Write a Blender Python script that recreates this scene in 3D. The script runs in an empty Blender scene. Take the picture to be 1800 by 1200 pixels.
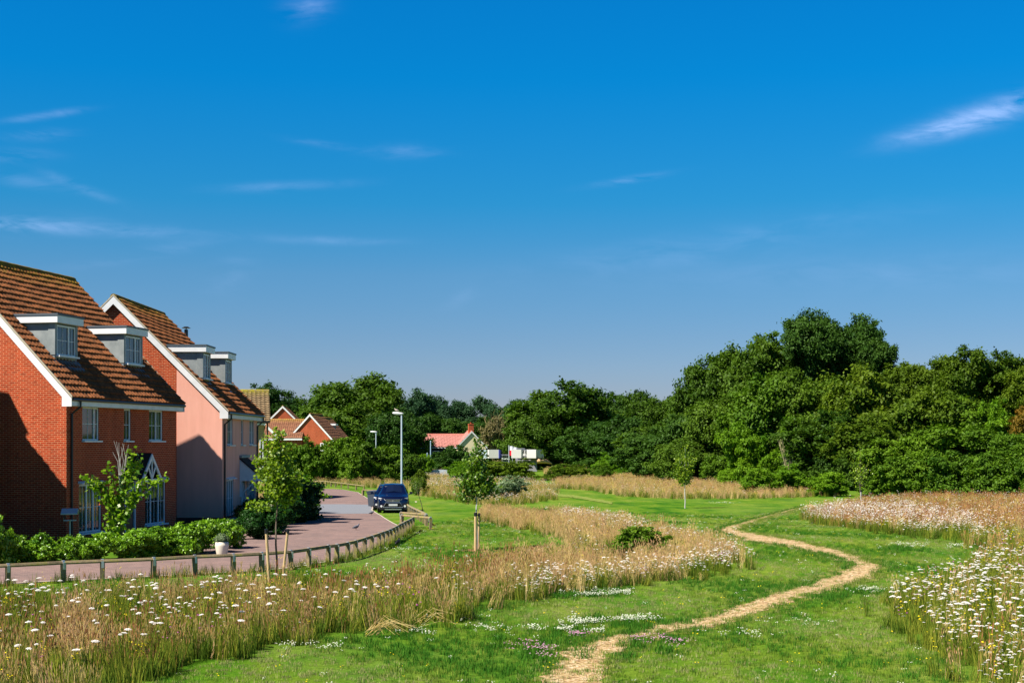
import bpy, math, random
import numpy as np
from mathutils import Vector, Matrix
random.seed(7); RNG = np.random.default_rng(7)
S = bpy.context.scene; COL = S.collection
R = math.radians
# ------------------------------------------------------------ camera, world, sun, exposure
H, F, HY = 3.5, 2500.0, 778.0
cd = bpy.data.cameras.new('camera'); cam = bpy.data.objects.new('camera', cd); COL.objects.link(cam)
cam.location = (0, 0, H); cam.rotation_euler = (R(90), 0, 0)
cd.sensor_width = 36; cd.lens = 50; cd.shift_y = (HY-600)/1800; cd.clip_end = 6000; cd.clip_start = .1
S.camera = cam
SUN_EL, SUN_TH = 50, 32            # elevation; light travels towards +X turned SUN_TH towards +Y
th = R(SUN_TH); el = R(SUN_EL)
ldir = Vector((math.cos(th)*math.cos(el), math.sin(th)*math.cos(el), -math.sin(el)))
sd = bpy.data.lights.new('sun', 'SUN'); sd.energy = 4.8; sd.angle = R(.5); sd.color = (1, .93, .82)
sun = bpy.data.objects.new('sun', sd); COL.objects.link(sun); sun.rotation_euler = ldir.to_track_quat('-Z', 'Y').to_euler()
S.view_settings.view_transform = 'Standard'; S.view_settings.look = 'None'
S.view_settings.exposure = 1.0; S.view_settings.gamma = 1
W = bpy.data.worlds.new('World'); S.world = W; W.use_nodes = True
nt = W.node_tree; N = nt.nodes; Lk = nt.links
for n in list(N): N.remove(n)
def wn(t, **k):
    n = N.new(t)
    for a, b in k.items(): setattr(n, a, b)
    return n
def wmath(op, a, b=None, c=None):
    n = wn('ShaderNodeMath', operation=op)
    for i, v in enumerate((a, b, c)):
        if v is None: continue
        if isinstance(v, (int, float)): n.inputs[i].default_value = v
        else: Lk.new(v, n.inputs[i])
    return n.outputs[0]
sky = wn('ShaderNodeTexSky', sky_type='NISHITA'); sky.sun_disc = False
sky.sun_elevation = el; sky.sun_rotation = math.atan2(-ldir.x, -ldir.y)
sky.air_density = 1.0; sky.dust_density = .1; sky.ozone_density = 3.5; sky.altitude = 200
hs_ = wn('ShaderNodeHueSaturation'); hs_.inputs['Saturation'].default_value = 1.25
Lk.new(sky.outputs[0], hs_.inputs['Color'])
tc = wn('ShaderNodeTexCoord'); sx = wn('ShaderNodeSeparateXYZ'); Lk.new(tc.outputs['Generated'], sx.inputs[0])
X_, Y_, Z_ = sx.outputs
az = wmath('ARCTAN2', X_, Y_); elv = wmath('ARCSINE', Z_)
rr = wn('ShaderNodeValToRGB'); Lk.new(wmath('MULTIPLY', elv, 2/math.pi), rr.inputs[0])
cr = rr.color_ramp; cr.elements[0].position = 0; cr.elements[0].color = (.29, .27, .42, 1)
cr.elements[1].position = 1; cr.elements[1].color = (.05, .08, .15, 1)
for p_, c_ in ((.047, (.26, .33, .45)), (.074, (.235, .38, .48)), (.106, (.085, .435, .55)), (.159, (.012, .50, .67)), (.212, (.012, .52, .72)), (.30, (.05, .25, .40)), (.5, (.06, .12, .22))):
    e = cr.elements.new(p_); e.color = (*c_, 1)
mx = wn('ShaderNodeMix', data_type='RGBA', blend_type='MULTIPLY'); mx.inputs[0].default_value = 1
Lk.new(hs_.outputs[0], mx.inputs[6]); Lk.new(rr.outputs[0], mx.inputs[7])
# thin cirrus, fixed in sky directions
cv = wn('ShaderNodeCombineXYZ'); Lk.new(az, cv.inputs[0]); Lk.new(elv, cv.inputs[1])
mp = wn('ShaderNodeMapping'); mp.inputs['Scale'].default_value = (11, 42, 1); mp.inputs['Rotation'].default_value = (0, 0, R(-8))
Lk.new(cv.outputs[0], mp.inputs[0])
cn = wn('ShaderNodeTexNoise'); cn.inputs['Scale'].default_value = 1.6; cn.inputs['Detail'].default_value = 9; cn.inputs['Roughness'].default_value = .62
cn.inputs['Distortion'].default_value = .5
Lk.new(mp.outputs[0], cn.inputs['Vector'])
cnf = wn('ShaderNodeMapRange'); cnf.inputs[1].default_value = .38; cnf.inputs[2].default_value = .72; Lk.new(cn.outputs[0], cnf.inputs[0])
tot = None
for (cx, cy, wx, wy, rot, amp) in [(1720, 205, 95, 15, 13, 1.35), (1800, 182, 60, 14, 10, 1.1), (1650, 228, 45, 7, 4, .9), (120, 400, 190, 9, -1, .6), (20, 395, 110, 13, 2, .6),
        (540, 14, 32, 18, 15, .5), (80, 203, 50, 5, 12, .6), (70, 238, 40, 7, 6, .5), (10, 275, 50, 9, 4, .5), (30, 315, 80, 9, -8, .35), (130, 325, 60, 7, -20, .35),
        (1105, 317, 55, 5, 8, .5), (560, 252, 45, 5, -6, .35), (710, 268, 60, 10, 0, .28), (500, 328, 90, 7, 4, .35), (260, 445, 90, 9, 12, .35),
        (590, 423, 80, 6, 0, .35), (410, 480, 40, 22, 40, .2), (1250, 430, 260, 22, 8, .22), (1660, 230, 60, 12, 5, .35), (810, 525, 30, 10, 30, .2), (1500, 480, 300, 30, 0, .15)]:
    a0 = math.atan((cx-900)/F); e0 = math.atan((HY-cy)/F*math.cos(a0))
    du = wmath('SUBTRACT', az, a0); dv = wmath('SUBTRACT', elv, e0)
    c_, s_ = math.cos(R(rot)), math.sin(R(rot))
    p = wmath('ADD', wmath('MULTIPLY', du, c_*F/wx), wmath('MULTIPLY', dv, s_*F/wx))
    q = wmath('ADD', wmath('MULTIPLY', du, -s_*F/wy), wmath('MULTIPLY', dv, c_*F/wy))
    g = wmath('MULTIPLY', wmath('EXPONENT', wmath('MULTIPLY', wmath('ADD', wmath('MULTIPLY', p, p), wmath('MULTIPLY', q, q)), -.8)), amp)
    tot = g if tot is None else wmath('ADD', tot, g)
cloud = wmath('MINIMUM', wmath('MULTIPLY', wmath('MULTIPLY', tot, cnf.outputs[0]), .50), .5)
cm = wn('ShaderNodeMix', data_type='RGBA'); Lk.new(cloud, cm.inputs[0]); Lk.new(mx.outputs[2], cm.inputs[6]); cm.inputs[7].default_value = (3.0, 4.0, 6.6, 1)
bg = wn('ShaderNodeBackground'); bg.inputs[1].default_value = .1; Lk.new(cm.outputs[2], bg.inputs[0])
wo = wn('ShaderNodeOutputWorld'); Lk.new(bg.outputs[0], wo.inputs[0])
S.cycles.max_bounces = 5; S.cycles.diffuse_bounces = 1; S.cycles.transparent_max_bounces = 6
# ------------------------------------------------------------ terrain and pixel helpers (layout only)
def sm(t): t = np.clip(t, 0, 1); return t*t*(3-2*t)
def ground(x, y):
    x = np.asarray(x, float); y = np.asarray(y, float)
    z = -.7*sm((y-50)/38) - 1.3*np.clip((y-88)/212, 0, 1)
    z = z + .07*np.sin(x*.55+y*.21)*np.sin(y*.33+1.1)*sm((x+3)/6)*sm((90-y)/20)
    return z
def at(px, py):
    d = 40.
    for _ in range(60):
        x = (px-900)/F*d; d = .5*d+.5*(H-float(ground(x, d)))*F/(py-HY)
    return ((px-900)/F*d, d)
def at3(px, py): x, y = at(px, py); return Vector((x, y, float(ground(x, y))))
def pt(px, py, d): return Vector(((px-900)/F*d, d, H+(HY-py)*d/F))
def g3(x, y): return Vector((x, y, float(ground(x, y))))
# ------------------------------------------------------------ materials
MATS = {}
def mat(name, base=(.5, .5, .5), rough=.7, spec=.3, metal=0, build=None):
    if name in MATS: return MATS[name]
    m = bpy.data.materials.new(name); m.use_nodes = True; b = m.node_tree.nodes['Principled BSDF']
    b.inputs['Base Color'].default_value = (*base, 1); b.inputs['Roughness'].default_value = rough
    b.inputs['Specular IOR Level'].default_value = spec; b.inputs['Metallic'].default_value = metal
    if build: build(m.node_tree, b)
    MATS[name] = m; return m
def nn(t, ty, **k):
    n = t.nodes.new(ty)
    for a, b in k.items(): setattr(n, a, b)
    return n
def ramp(t, fac, stops):
    r = nn(t, 'ShaderNodeValToRGB'); t.links.new(fac, r.inputs[0]); c = r.color_ramp
    c.elements[0].position = stops[0][0]; c.elements[0].color = (*stops[0][1], 1)
    c.elements[1].position = stops[-1][0]; c.elements[1].color = (*stops[-1][1], 1)
    for p, col in stops[1:-1]: c.elements.new(p).color = (*col, 1)
    return r.outputs[0]
def coord(t, scale=(1, 1, 1), kind='Object', rot=(0, 0, 0)):
    c = nn(t, 'ShaderNodeTexCoord'); m = nn(t, 'ShaderNodeMapping'); m.inputs['Scale'].default_value = scale; m.inputs['Rotation'].default_value = rot
    t.links.new(c.outputs[kind], m.inputs[0]); return m.outputs[0]
def noise(t, vec, scale, detail=4, rough=.55, dist=0):
    n = nn(t, 'ShaderNodeTexNoise'); n.inputs['Scale'].default_value = scale; n.inputs['Detail'].default_value = detail
    n.inputs['Roughness'].default_value = rough; n.inputs['Distortion'].default_value = dist
    t.links.new(vec, n.inputs['Vector']); return n.outputs[0]
def mixc(t, fac, a, b, mode='MIX'):
    m = nn(t, 'ShaderNodeMix', data_type='RGBA', blend_type=mode)
    for i, v in ((0, fac), (6, a), (7, b)):
        if isinstance(v, (int, float)): m.inputs[i].default_value = v
        elif isinstance(v, tuple): m.inputs[i].default_value = (*v, 1)
        else: t.links.new(v, m.inputs[i])
    return m.outputs[2]
def tmath(t, op, a, b=None):
    m = nn(t, 'ShaderNodeMath', operation=op)
    for i, v in enumerate((a, b)):
        if v is None: continue
        if isinstance(v, (int, float)): m.inputs[i].default_value = v
        else: t.links.new(v, m.inputs[i])
    return m.outputs[0]
def bump(t, b, h, strength=.5, dist=.02):
    n = nn(t, 'ShaderNodeBump'); n.inputs['Strength'].default_value = strength; n.inputs['Distance'].default_value = dist
    t.links.new(h, n.inputs['Height']); t.links.new(n.outputs[0], b.inputs['Normal'])
def brickmat(name, c1, c2, mortar):
    def f(t, b):
        c = nn(t, 'ShaderNodeTexCoord'); s = nn(t, 'ShaderNodeSeparateXYZ'); t.links.new(c.outputs['Object'], s.inputs[0])
        u = tmath(t, 'ADD', s.outputs[0], s.outputs[1]); cb = nn(t, 'ShaderNodeCombineXYZ'); t.links.new(u, cb.inputs[0]); t.links.new(s.outputs[2], cb.inputs[1])
        br = nn(t, 'ShaderNodeTexBrick'); t.links.new(cb.outputs[0], br.inputs['Vector'])
        br.inputs['Color1'].default_value = (*c1, 1); br.inputs['Color2'].default_value = (*c2, 1); br.inputs['Mortar'].default_value = (*mortar, 1)
        br.inputs['Scale'].default_value = 1; br.inputs['Mortar Size'].default_value = .006; br.inputs['Mortar Smooth'].default_value = .2
        br.inputs['Bias'].default_value = 0; br.inputs['Brick Width'].default_value = .225; br.inputs['Row Height'].default_value = .075
        n1 = noise(t, coord(t), 1.3, 5); col = mixc(t, tmath(t, 'MULTIPLY', n1, .5), br.outputs[0], ramp(t, noise(t, coord(t), .5), [(.3, (.55, .5, .5)), (.7, (1.2, 1.15, 1.1))]), 'MULTIPLY')
        st = noise(t, coord(t, (1.2, 1.2, .15)), 1.2, 6, .6); col = mixc(t, .7, col, ramp(t, st, [(.32, (.72, .70, .70)), (.6, (1.05, 1.03, 1))]), 'MULTIPLY')
        col = mixc(t, ramp(t, noise(t, coord(t, (4.4, 4.4, 13)), 1.0, 1), [(.60, (0, 0, 0)), (.66, (.45, .45, .45))]), col, (.16, .03, .012))
        t.links.new(col, b.inputs['Base Color']); bump(t, b, br.outputs['Fac'], -.5, .008)
    return mat(name, rough=.9, spec=.15, build=f)
BRICK = brickmat('red_brick', (.50, .062, .016), (.36, .042, .012), (.66, .40, .22))
BRICKF = brickmat('far_red_brick', (.50, .10, .04), (.42, .08, .03), (.5, .22, .12))
YBRICK = brickmat('yellow_brick', (.62, .40, .15), (.55, .33, .12), (.6, .48, .3))
PLINTH = brickmat('plinth_brick', (.12, .05, .04), (.10, .045, .04), (.18, .13, .1))
def f(t, b):
    v = coord(t); n = noise(t, v, .6, 6, .6); n2 = noise(t, v, 60, 3)
    st = noise(t, coord(t, (1.6, 1.6, .18)), 1.5, 6, .6); t.links.new(mixc(t, .8, ramp(t, n, [(.3, (.86, .42, .32)), (.7, (.92, .48, .37))]), ramp(t, st, [(.3, (.86, .84, .82)), (.6, (1, 1, 1))]), 'MULTIPLY'), b.inputs['Base Color']); bump(t, b, n2, .15, .01)
PINK = mat('pink_render', rough=.9, spec=.1, build=f)
CREAM = mat('cream_render', (.84, .72, .48), .9, .1)
def wm(t, b):
    v = coord(t); t.links.new(ramp(t, noise(t, v, 2.2, 6), [(.3, (.72, .73, .73)), (.65, (.86, .86, .85))]), b.inputs['Base Color'])
WHITE = mat('white_upvc', (.82, .82, .82), .35, .45, build=wm)
def f(t, b):
    v = coord(t, (1, 1, 1)); n = noise(t, v, 2.5, 6, .65)
    t.links.new(ramp(t, n, [(.3, (.19, .22, .225)), (.7, (.31, .34, .34))]), b.inputs['Base Color'])
LEAD = mat('grey_lead', rough=.6, spec=.4, build=f)
DLEAD = mat('dark_lead', (.09, .11, .13), .5, .4)
BLACK = mat('black_plastic', (.012, .012, .014), .35, .5)
def f(t, b):
    v = coord(t); n = noise(t, v, .8, 3); t.links.new(ramp(t, n, [(.35, (.012, .02, .018)), (.65, (.05, .06, .045))]), b.inputs['Base Color'])
GLASS = mat('window_glass', rough=.04, spec=.9, build=f)
DOORM = mat('dark_door_paint', (.01, .018, .02), .3, .5)
STEEL = mat('galvanised_steel', (.55, .58, .6), .4, .5, .6)
def tilemat(name, cols, moss, wet=.5):
    def f(t, b):
        c = nn(t, 'ShaderNodeTexCoord'); m = nn(t, 'ShaderNodeVectorMath', operation='DIVIDE'); m.inputs[1].default_value = (.22, .2, .22)
        t.links.new(c.outputs['Object'], m.inputs[0]); fl = nn(t, 'ShaderNodeVectorMath', operation='FLOOR'); t.links.new(m.outputs[0], fl.inputs[0])
        wh = nn(t, 'ShaderNodeTexWhiteNoise'); t.links.new(fl.outputs[0], wh.inputs[0])
        v = coord(t); n1 = noise(t, v, 9, 6, .7); n2 = noise(t, v, .9, 4)
        col = ramp(t, wh.outputs[0], [(0, cols[0]), (.5, cols[1]), (1, cols[2])])
        col = mixc(t, ramp(t, n1, [(.42, (0, 0, 0)), (.66, (.8, .8, .8))]), col, (.10, .055, .03))
        at_ = nn(t, 'ShaderNodeAttribute', attribute_name='ridge')
        k = tmath(t, 'MULTIPLY', at_.outputs['Fac'], ramp(t, n1, [(.42, (0, 0, 0)), (.6, (1, 1, 1))]))
        col = mixc(t, k, col, moss)
        t.links.new(col, b.inputs['Base Color']); bump(t, b, n1, .4, .01)
    return mat(name, rough=.95, spec=.08, build=f)
TILE = tilemat('brown_pantile', [(.17, .064, .028), (.26, .095, .037), (.35, .125, .048)], (.30, .20, .02))
TILEO = tilemat('olive_pantile', [(.20, .15, .09), (.24, .18, .10), (.28, .20, .11)], (.36, .32, .02))
TILEF = tilemat('far_pantile', [(.24, .11, .07), (.30, .14, .08), (.36, .16, .09)], (.4, .28, .02))
TILER = tilemat('bright_red_tile', [(.56, .24, .21), (.60, .27, .24), (.64, .29, .26)], (.5, .15, .1))
SLATE = mat('grey_slate', (.30, .30, .33), .8, .2)
RIDGEM = tilemat('mossy_ridge_tile', [(.12, .08, .03), (.16, .10, .03), (.2, .13, .04)], (.30, .24, .02))
def leafmat(name, a, b_, trans=.25, rough=.55, spec=.25, var=.35):
    m = bpy.data.materials.new(name); m.use_nodes = True; t = m.node_tree; t.nodes.clear()
    o = nn(t, 'ShaderNodeOutputMaterial'); p = nn(t, 'ShaderNodeBsdfPrincipled'); tr = nn(t, 'ShaderNodeBsdfTranslucent'); ms = nn(t, 'ShaderNodeMixShader')
    at_ = nn(t, 'ShaderNodeAttribute', attribute_name='tint'); oi = nn(t, 'ShaderNodeObjectInfo')
    v = tmath(t, 'ADD', tmath(t, 'MULTIPLY', at_.outputs['Fac'], 1-var), tmath(t, 'MULTIPLY', oi.outputs['Random'], var))
    c = ramp(t, v, [(0.05, a), (.95, b_)])
    t.links.new(c, p.inputs['Base Color']); p.inputs['Roughness'].default_value = rough; p.inputs['Specular IOR Level'].default_value = spec
    t.links.new(mixc(t, 1.0, c, (1.2, 1.35, .5), 'MULTIPLY'), tr.inputs[0]); ms.inputs[0].default_value = trans
    t.links.new(p.outputs[0], ms.inputs[1]); t.links.new(tr.outputs[0], ms.inputs[2]); t.links.new(ms.outputs[0], o.inputs[0])
    MATS[name] = m; return m
LF = dict(
    oak=leafmat('oak_foliage', (.020, .062, .005), (.105, .185, .013), spec=.12),
    dark=leafmat('dark_foliage', (.014, .052, .008), (.066, .138, .016), spec=.12),
    mid=leafmat('mid_foliage', (.030, .090, .006), (.145, .255, .014), spec=.12),
    olive=leafmat('olive_foliage', (.028, .074, .004), (.14, .205, .011), spec=.12),
    bright=leafmat('bright_foliage', (.05, .15, .006), (.19, .33, .015), .35, spec=.12),
    teal=leafmat('distant_foliage', (.020, .060, .026), (.050, .11, .042), spec=.1),  # bluish haze of distance put into the leaf colour of the farthest trees
    autumn=leafmat('autumn_foliage', (.022, .06, .008), (.24, .13, .012), spec=.12, var=.1),
    brown=leafmat('brown_twigs', (.08, .08, .03), (.20, .17, .06), .1),
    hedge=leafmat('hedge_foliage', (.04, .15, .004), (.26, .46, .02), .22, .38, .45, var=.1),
    hedgedark=leafmat('dark_hedge_foliage', (.006, .035, .003), (.022, .085, .009), .15, .5, .2),  # hedge leaves with the deep shade by the pink house put into their colour
    young=leafmat('sapling_foliage', (.06, .15, .005), (.30, .40, .02), .35, .45, .4),
    youngd=leafmat('dark_sapling_foliage', (.03, .105, .006), (.20, .31, .018), .3, .45, .4),
    cherry=leafmat('cherry_foliage', (.08, .20, .005), (.34, .48, .02), .35, .4, .45),
    silver=leafmat('silver_foliage', (.10, .18, .07), (.28, .36, .20), .2))
def f(t, b):
    v = coord(t, (1, 1, .3)); n = noise(t, v, 14, 5)
    t.links.new(ramp(t, n, [(.3, (.07, .05, .035)), (.7, (.20, .16, .12))]), b.inputs['Base Color'])
BARK = mat('bark', rough=.95, spec=.1, build=f)
PALEBARK = mat('pale_bark', (.50, .48, .45), .8, .2)
def f(t, b):
    v = coord(t, (1, 1, .2)); n = noise(t, v, 25, 5)
    t.links.new(ramp(t, n, [(.3, (.42, .28, .13)), (.7, (.62, .45, .24))]), b.inputs['Base Color'])
STAKE = mat('stake_timber', rough=.85, spec=.15, build=f)
def f(t, b):
    v = coord(t); n = noise(t, v, 2.6, 6, .65); n2 = noise(t, v, 30, 4)
    c = ramp(t, n, [(.35, (.16, .13, .08)), (.5, (.29, .22, .13)), (.62, (.26, .24, .06)), (.75, (.36, .29, .19))])
    t.links.new(mixc(t, .5, c, ramp(t, n2, [(.3, (.5, .5, .5)), (.7, (1.3, 1.3, 1.3))]), 'MULTIPLY'), b.inputs['Base Color']); bump(t, b, n2, .4, .01)
WOOD = mat('weathered_timber', rough=.9, spec=.1, build=f)
# ------------------------------------------------------------ mesh helpers
class MB:
    def __init__(s): s.v = []; s.f = []; s.m = []; s.smooth = False
    def add(s, vs, fs, m=0):
        o = len(s.v); s.v += [tuple(v) for v in vs]
        for q in fs: s.f.append([i+o for i in q]); s.m.append(m)
    def box(s, x0, y0, z0, x1, y1, z1, m=0, M=None):
        vs = [Vector(p) for p in ((x0, y0, z0), (x1, y0, z0), (x1, y1, z0), (x0, y1, z0), (x0, y0, z1), (x1, y0, z1), (x1, y1, z1), (x0, y1, z1))]
        if M is not None: vs = [M @ v for v in vs]
        s.add(vs, [(0, 3, 2, 1), (4, 5, 6, 7), (0, 1, 5, 4), (1, 2, 6, 5), (2, 3, 7, 6), (3, 0, 4, 7)], m); return s
    def prism(s, poly, vec, m=0):
        n = len(poly); vec = Vector(vec); a = [Vector(p) for p in poly]; b = [p+vec for p in a]
        s.add(a+b, [list(range(n))[::-1], list(range(n, 2*n))]+[(i, (i+1) % n, n+(i+1) % n, n+i) for i in range(n)], m); return s
    def tube(s, pts, rad, n=8, m=0, cap=True):
        pts = [Vector(p) for p in pts]; rad = [rad]*len(pts) if isinstance(rad, (int, float)) else rad
        vs = []
        for i, p in enumerate(pts):
            d = (pts[min(i+1, len(pts)-1)]-pts[max(i-1, 0)]); d = d.normalized() if d.length > 1e-9 else Vector((0, 0, 1))
            u = d.orthogonal().normalized() if i == 0 else (u-d*u.dot(d)).normalized()
            w = d.cross(u)
            for k in range(n):
                a = 2*math.pi*k/n; vs.append(p+(u*math.cos(a)+w*math.sin(a))*rad[i])
        fs = [(i*n+k, i*n+(k+1) % n, (i+1)*n+(k+1) % n, (i+1)*n+k) for i in range(len(pts)-1) for k in range(n)]
        if cap: fs += [list(range(n))[::-1], list(range((len(pts)-1)*n, len(pts)*n))]
        s.add(vs, fs, m); return s
    def build(s, name, mats, parent=None, loc=None, smooth=False):
        me = bpy.data.meshes.new(name); me.from_pydata([tuple(v) for v in s.v], [], s.f)
        if not isinstance(mats, (list, tuple)): mats = [mats]
        for m in mats: me.materials.append(m)
        if len(mats) > 1: me.polygons.foreach_set('material_index', s.m)
        if smooth: me.polygons.foreach_set('use_smooth', [True]*len(me.polygons))
        me.update(); o = bpy.data.objects.new(name, me); COL.objects.link(o)
        if parent: o.parent = parent
        if loc is not None: o.location = loc
        return o
def tag(o, label=None, cat=None, group=None, kind=None):
    if label: o['label'] = label
    if cat: o['category'] = cat
    if group: o['group'] = group
    if kind: o['kind'] = kind
    return o
def empty(name, loc, rz=0, **k):
    o = bpy.data.objects.new(name, None); o.empty_display_size = .3; COL.objects.link(o); o.location = loc; o.rotation_euler.z = rz
    return tag(o, **k)
def kids(o): return [c for c in COL.objects if c.parent == o]
def np_mesh(name, V, Fq, tint=None, mats=(), smooth=False):
    me = bpy.data.meshes.new(name); nv = len(V); nf = len(Fq); k = Fq.shape[1]
    me.vertices.add(nv); me.vertices.foreach_set('co', V.astype(np.float32).ravel())
    me.loops.add(nf*k); me.loops.foreach_set('vertex_index', Fq.astype(np.int32).ravel())
    me.polygons.add(nf); me.polygons.foreach_set('loop_start', np.arange(0, nf*k, k, dtype=np.int32))
    if tint is not None:
        a = me.attributes.new('tint', 'FLOAT', 'FACE'); a.data.foreach_set('value', tint.astype(np.float32))
    for m in mats: me.materials.append(m)
    me.update(calc_edges=True); me.validate(); return me
def inpoly(px, py, poly):
    c = np.zeros(len(px), bool); n = len(poly)
    for i in range(n):
        x0, y0 = poly[i]; x1, y1 = poly[(i+1) % n]
        if y0 == y1: continue
        k = ((y0 > py) != (y1 > py)) & (px < (x1-x0)*(py-y0)/(y1-y0)+x0); c ^= k
    return c
# ------------------------------------------------------------ ground
def f(t, b):
    v = coord(t); vs = coord(t, (1, .35, 1))
    big = noise(t, v, .16, 5, .6); m1 = noise(t, vs, .55, 6, .65); fine = noise(t, v, 11, 6, .75); mid = noise(t, v, 2.2, 6, .7)
    c = ramp(t, m1, [(.32, (.018, .095, .004)), (.44, (.065, .165, .008)), (.58, (.125, .205, .016)), (.72, (.22, .24, .05))])
    c = mixc(t, ramp(t, big, [(.45, (0, 0, 0)), (.7, (.6, .6, .6))]), c, (.17, .24, .045))
    c = mixc(t, .75, c, ramp(t, fine, [(.3, (.35, .4, .3)), (.7, (1.55, 1.5, 1.5))]), 'MULTIPLY')
    c = mixc(t, .5, c, ramp(t, mid, [(.3, (.6, .65, .6)), (.7, (1.35, 1.3, 1.3))]), 'MULTIPLY')
    t.links.new(c, b.inputs['Base Color']); bump(t, b, fine, .9, .05)
LAWN = mat('lawn_grass', rough=1, spec=.05, build=f)
ys = np.concatenate([np.arange(-30, 10, 4), np.arange(10, 100, .5), np.arange(100, 320, 5), np.arange(320, 3200, 120)])
xs = np.concatenate([np.arange(-1600, -60, 140), np.arange(-60, -30, 5), np.arange(-30, 35, .5), np.arange(35, 80, 5), np.arange(80, 1700, 140)])
GX, GY = np.meshgrid(xs, ys); V = np.stack([GX.ravel(), GY.ravel(), ground(GX, GY).ravel()], 1)
nx = len(xs); ii, jj = np.meshgrid(np.arange(nx-1), np.arange(len(ys)-1)); a = (jj*nx+ii).ravel()
gm = np_mesh('ground', V, np.stack([a, a+1, a+nx+1, a+nx], 1), mats=[LAWN])
go = bpy.data.objects.new('ground', gm); COL.objects.link(go); tag(go, 'mown green lawn and rough ground of the estate', kind='structure')
def resample(P, n):
    P = np.array(P, float); d = np.concatenate([[0], np.cumsum(np.linalg.norm(np.diff(P, axis=0), axis=1))])
    t = np.linspace(0, d[-1], n); return np.stack([np.interp(t, d, P[:, 0]), np.interp(t, d, P[:, 1])], 1)
def strip(name, A, B, n, nc, m, dz, jit=0, mats=None):
    A = resample(A, n); B = resample(B, n)
    if jit:
        for q in (A, B):
            s = np.zeros((n, 2))
            for oc in (3, 8, 20): s += np.array([[math.sin(i*.35*oc/3+oc*1.7+q[0, 0]), math.cos(i*.31*oc/3+oc+q[0, 0])] for i in range(n)])/oc*3
            q += jit*(.6*s/2+.6*RNG.normal(size=(n, 2)))
    V = []
    for i in range(n):
        for j in range(nc+1):
            p = A[i]*(1-j/nc)+B[i]*j/nc; V.append((p[0], p[1], float(ground(*p))+dz))
    fs = [(i*(nc+1)+j, i*(nc+1)+j+1, (i+1)*(nc+1)+j+1, (i+1)*(nc+1)+j) for i in range(n-1) for j in range(nc)]
    mb = MB(); mb.add(V, fs); return mb.build(name, m), A, B
def f(t, b):
    v = coord(t); vo = nn(t, 'ShaderNodeTexVoronoi'); vo.inputs['Scale'].default_value = 20; t.links.new(v, vo.inputs['Vector'])
    vo2 = nn(t, 'ShaderNodeTexVoronoi'); vo2.inputs['Scale'].default_value = 11; t.links.new(v, vo2.inputs['Vector'])
    c = ramp(t, vo.outputs['Color'], [(.1, (.09, .055, .03)), (.35, (.32, .20, .09)), (.6, (.48, .34, .17)), (.9, (.70, .57, .40))])
    c = mixc(t, .25, c, ramp(t, vo2.outputs['Color'], [(.2, (.28, .17, .07)), (.8, (.52, .38, .20))]))
    c = mixc(t, ramp(t, noise(t, v, 1.6, 6, .7), [(.5, (0, 0, 0)), (.68, (.8, .8, .8))]), c, (.22, .19, .05))
    t.links.new(c, b.inputs['Base Color']); bump(t, b, vo.outputs['Distance'], .8, .02)
GRAVEL = mat('gravel', rough=1, spec=.1, build=f)
PL = [(955, 1235), (967, 1200), (980, 1164), (994, 1142), (1039, 1129), (1072, 1119), (1117, 1112), (1164, 1097), (1214, 1092), (1261, 1080), (1297, 1065), (1333, 1053), (1400, 1033), (1440, 1022), (1470, 1010), (1492, 1000), (1495, 990), (1465, 980), (1420, 968), (1370, 958), (1310, 950), (1270, 940), (1262, 930), (1300, 918), (1350, 905), (1390, 895), (1430, 886)]
PR = [(1070, 1235), (1064, 1200), (1058, 1178), (1064, 1155), (1111, 1136), (1144, 1119), (1192, 1107), (1247, 1103), (1289, 1092), (1333, 1075), (1372, 1066), (1400, 1053), (1440, 1042), (1485, 1030), (1530, 1015), (1552, 1000), (1530, 988), (1500, 976), (1460, 964), (1400, 951), (1340, 940), (1300, 933), (1302, 927), (1330, 917), (1375, 902), (1400, 896), (1436, 888)]
def pairstrip(name, PLp, PRp, sub, nc, m, dz, jit):
    A = []; B = []
    for k in range(len(PLp)-1):
        for u in range(sub):
            w = u/sub
            A.append((PLp[k][0]*(1-w)+PLp[k+1][0]*w, PLp[k][1]*(1-w)+PLp[k+1][1]*w)); B.append((PRp[k][0]*(1-w)+PRp[k+1][0]*w, PRp[k][1]*(1-w)+PRp[k+1][1]*w))
    A = np.array([at(*p) for p in A]); B = np.array([at(*p) for p in B]); n = len(A)
    for _ in range(3): A[1:-1] = (A[:-2]+A[1:-1]*2+A[2:])/4; B[1:-1] = (B[:-2]+B[1:-1]*2+B[2:])/4
    for q in (A, B): q += jit*(RNG.normal(size=q.shape)+np.array([[math.sin(i*.9+q[0, 0])+math.sin(i*.37), math.cos(i*.7)] for i in range(n)])*.8)*np.array([1, .8])
    V = []
    for i in range(n):
        for j in range(nc+1):
            p = A[i]*(1-j/nc)+B[i]*j/nc; V.append((p[0], p[1], float(ground(*p))+dz))
    fs = [(i*(nc+1)+j, i*(nc+1)+j+1, (i+1)*(nc+1)+j+1, (i+1)*(nc+1)+j) for i in range(n-1) for j in range(nc)]
    mb = MB(); mb.add(V, fs); return mb.build(name, m), A, B
po, PA, PB = pairstrip('path', PL, PR, 10, 4, GRAVEL, .02, .06)
tag(po, 'sandy gravel footpath winding through the meadow lawn', kind='structure')
PLm = [(a_[0]-(b_[0]-a_[0])*.16-4, a_[1]-(2.5 if a_[1] > 940 else 1)) for a_, b_ in zip(PL, PR)]; PRm = [(b_[0]+(b_[0]-a_[0])*.16+4, b_[1]+(2.5 if b_[1] > 940 else 1)) for a_, b_ in zip(PL, PR)]
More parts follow.
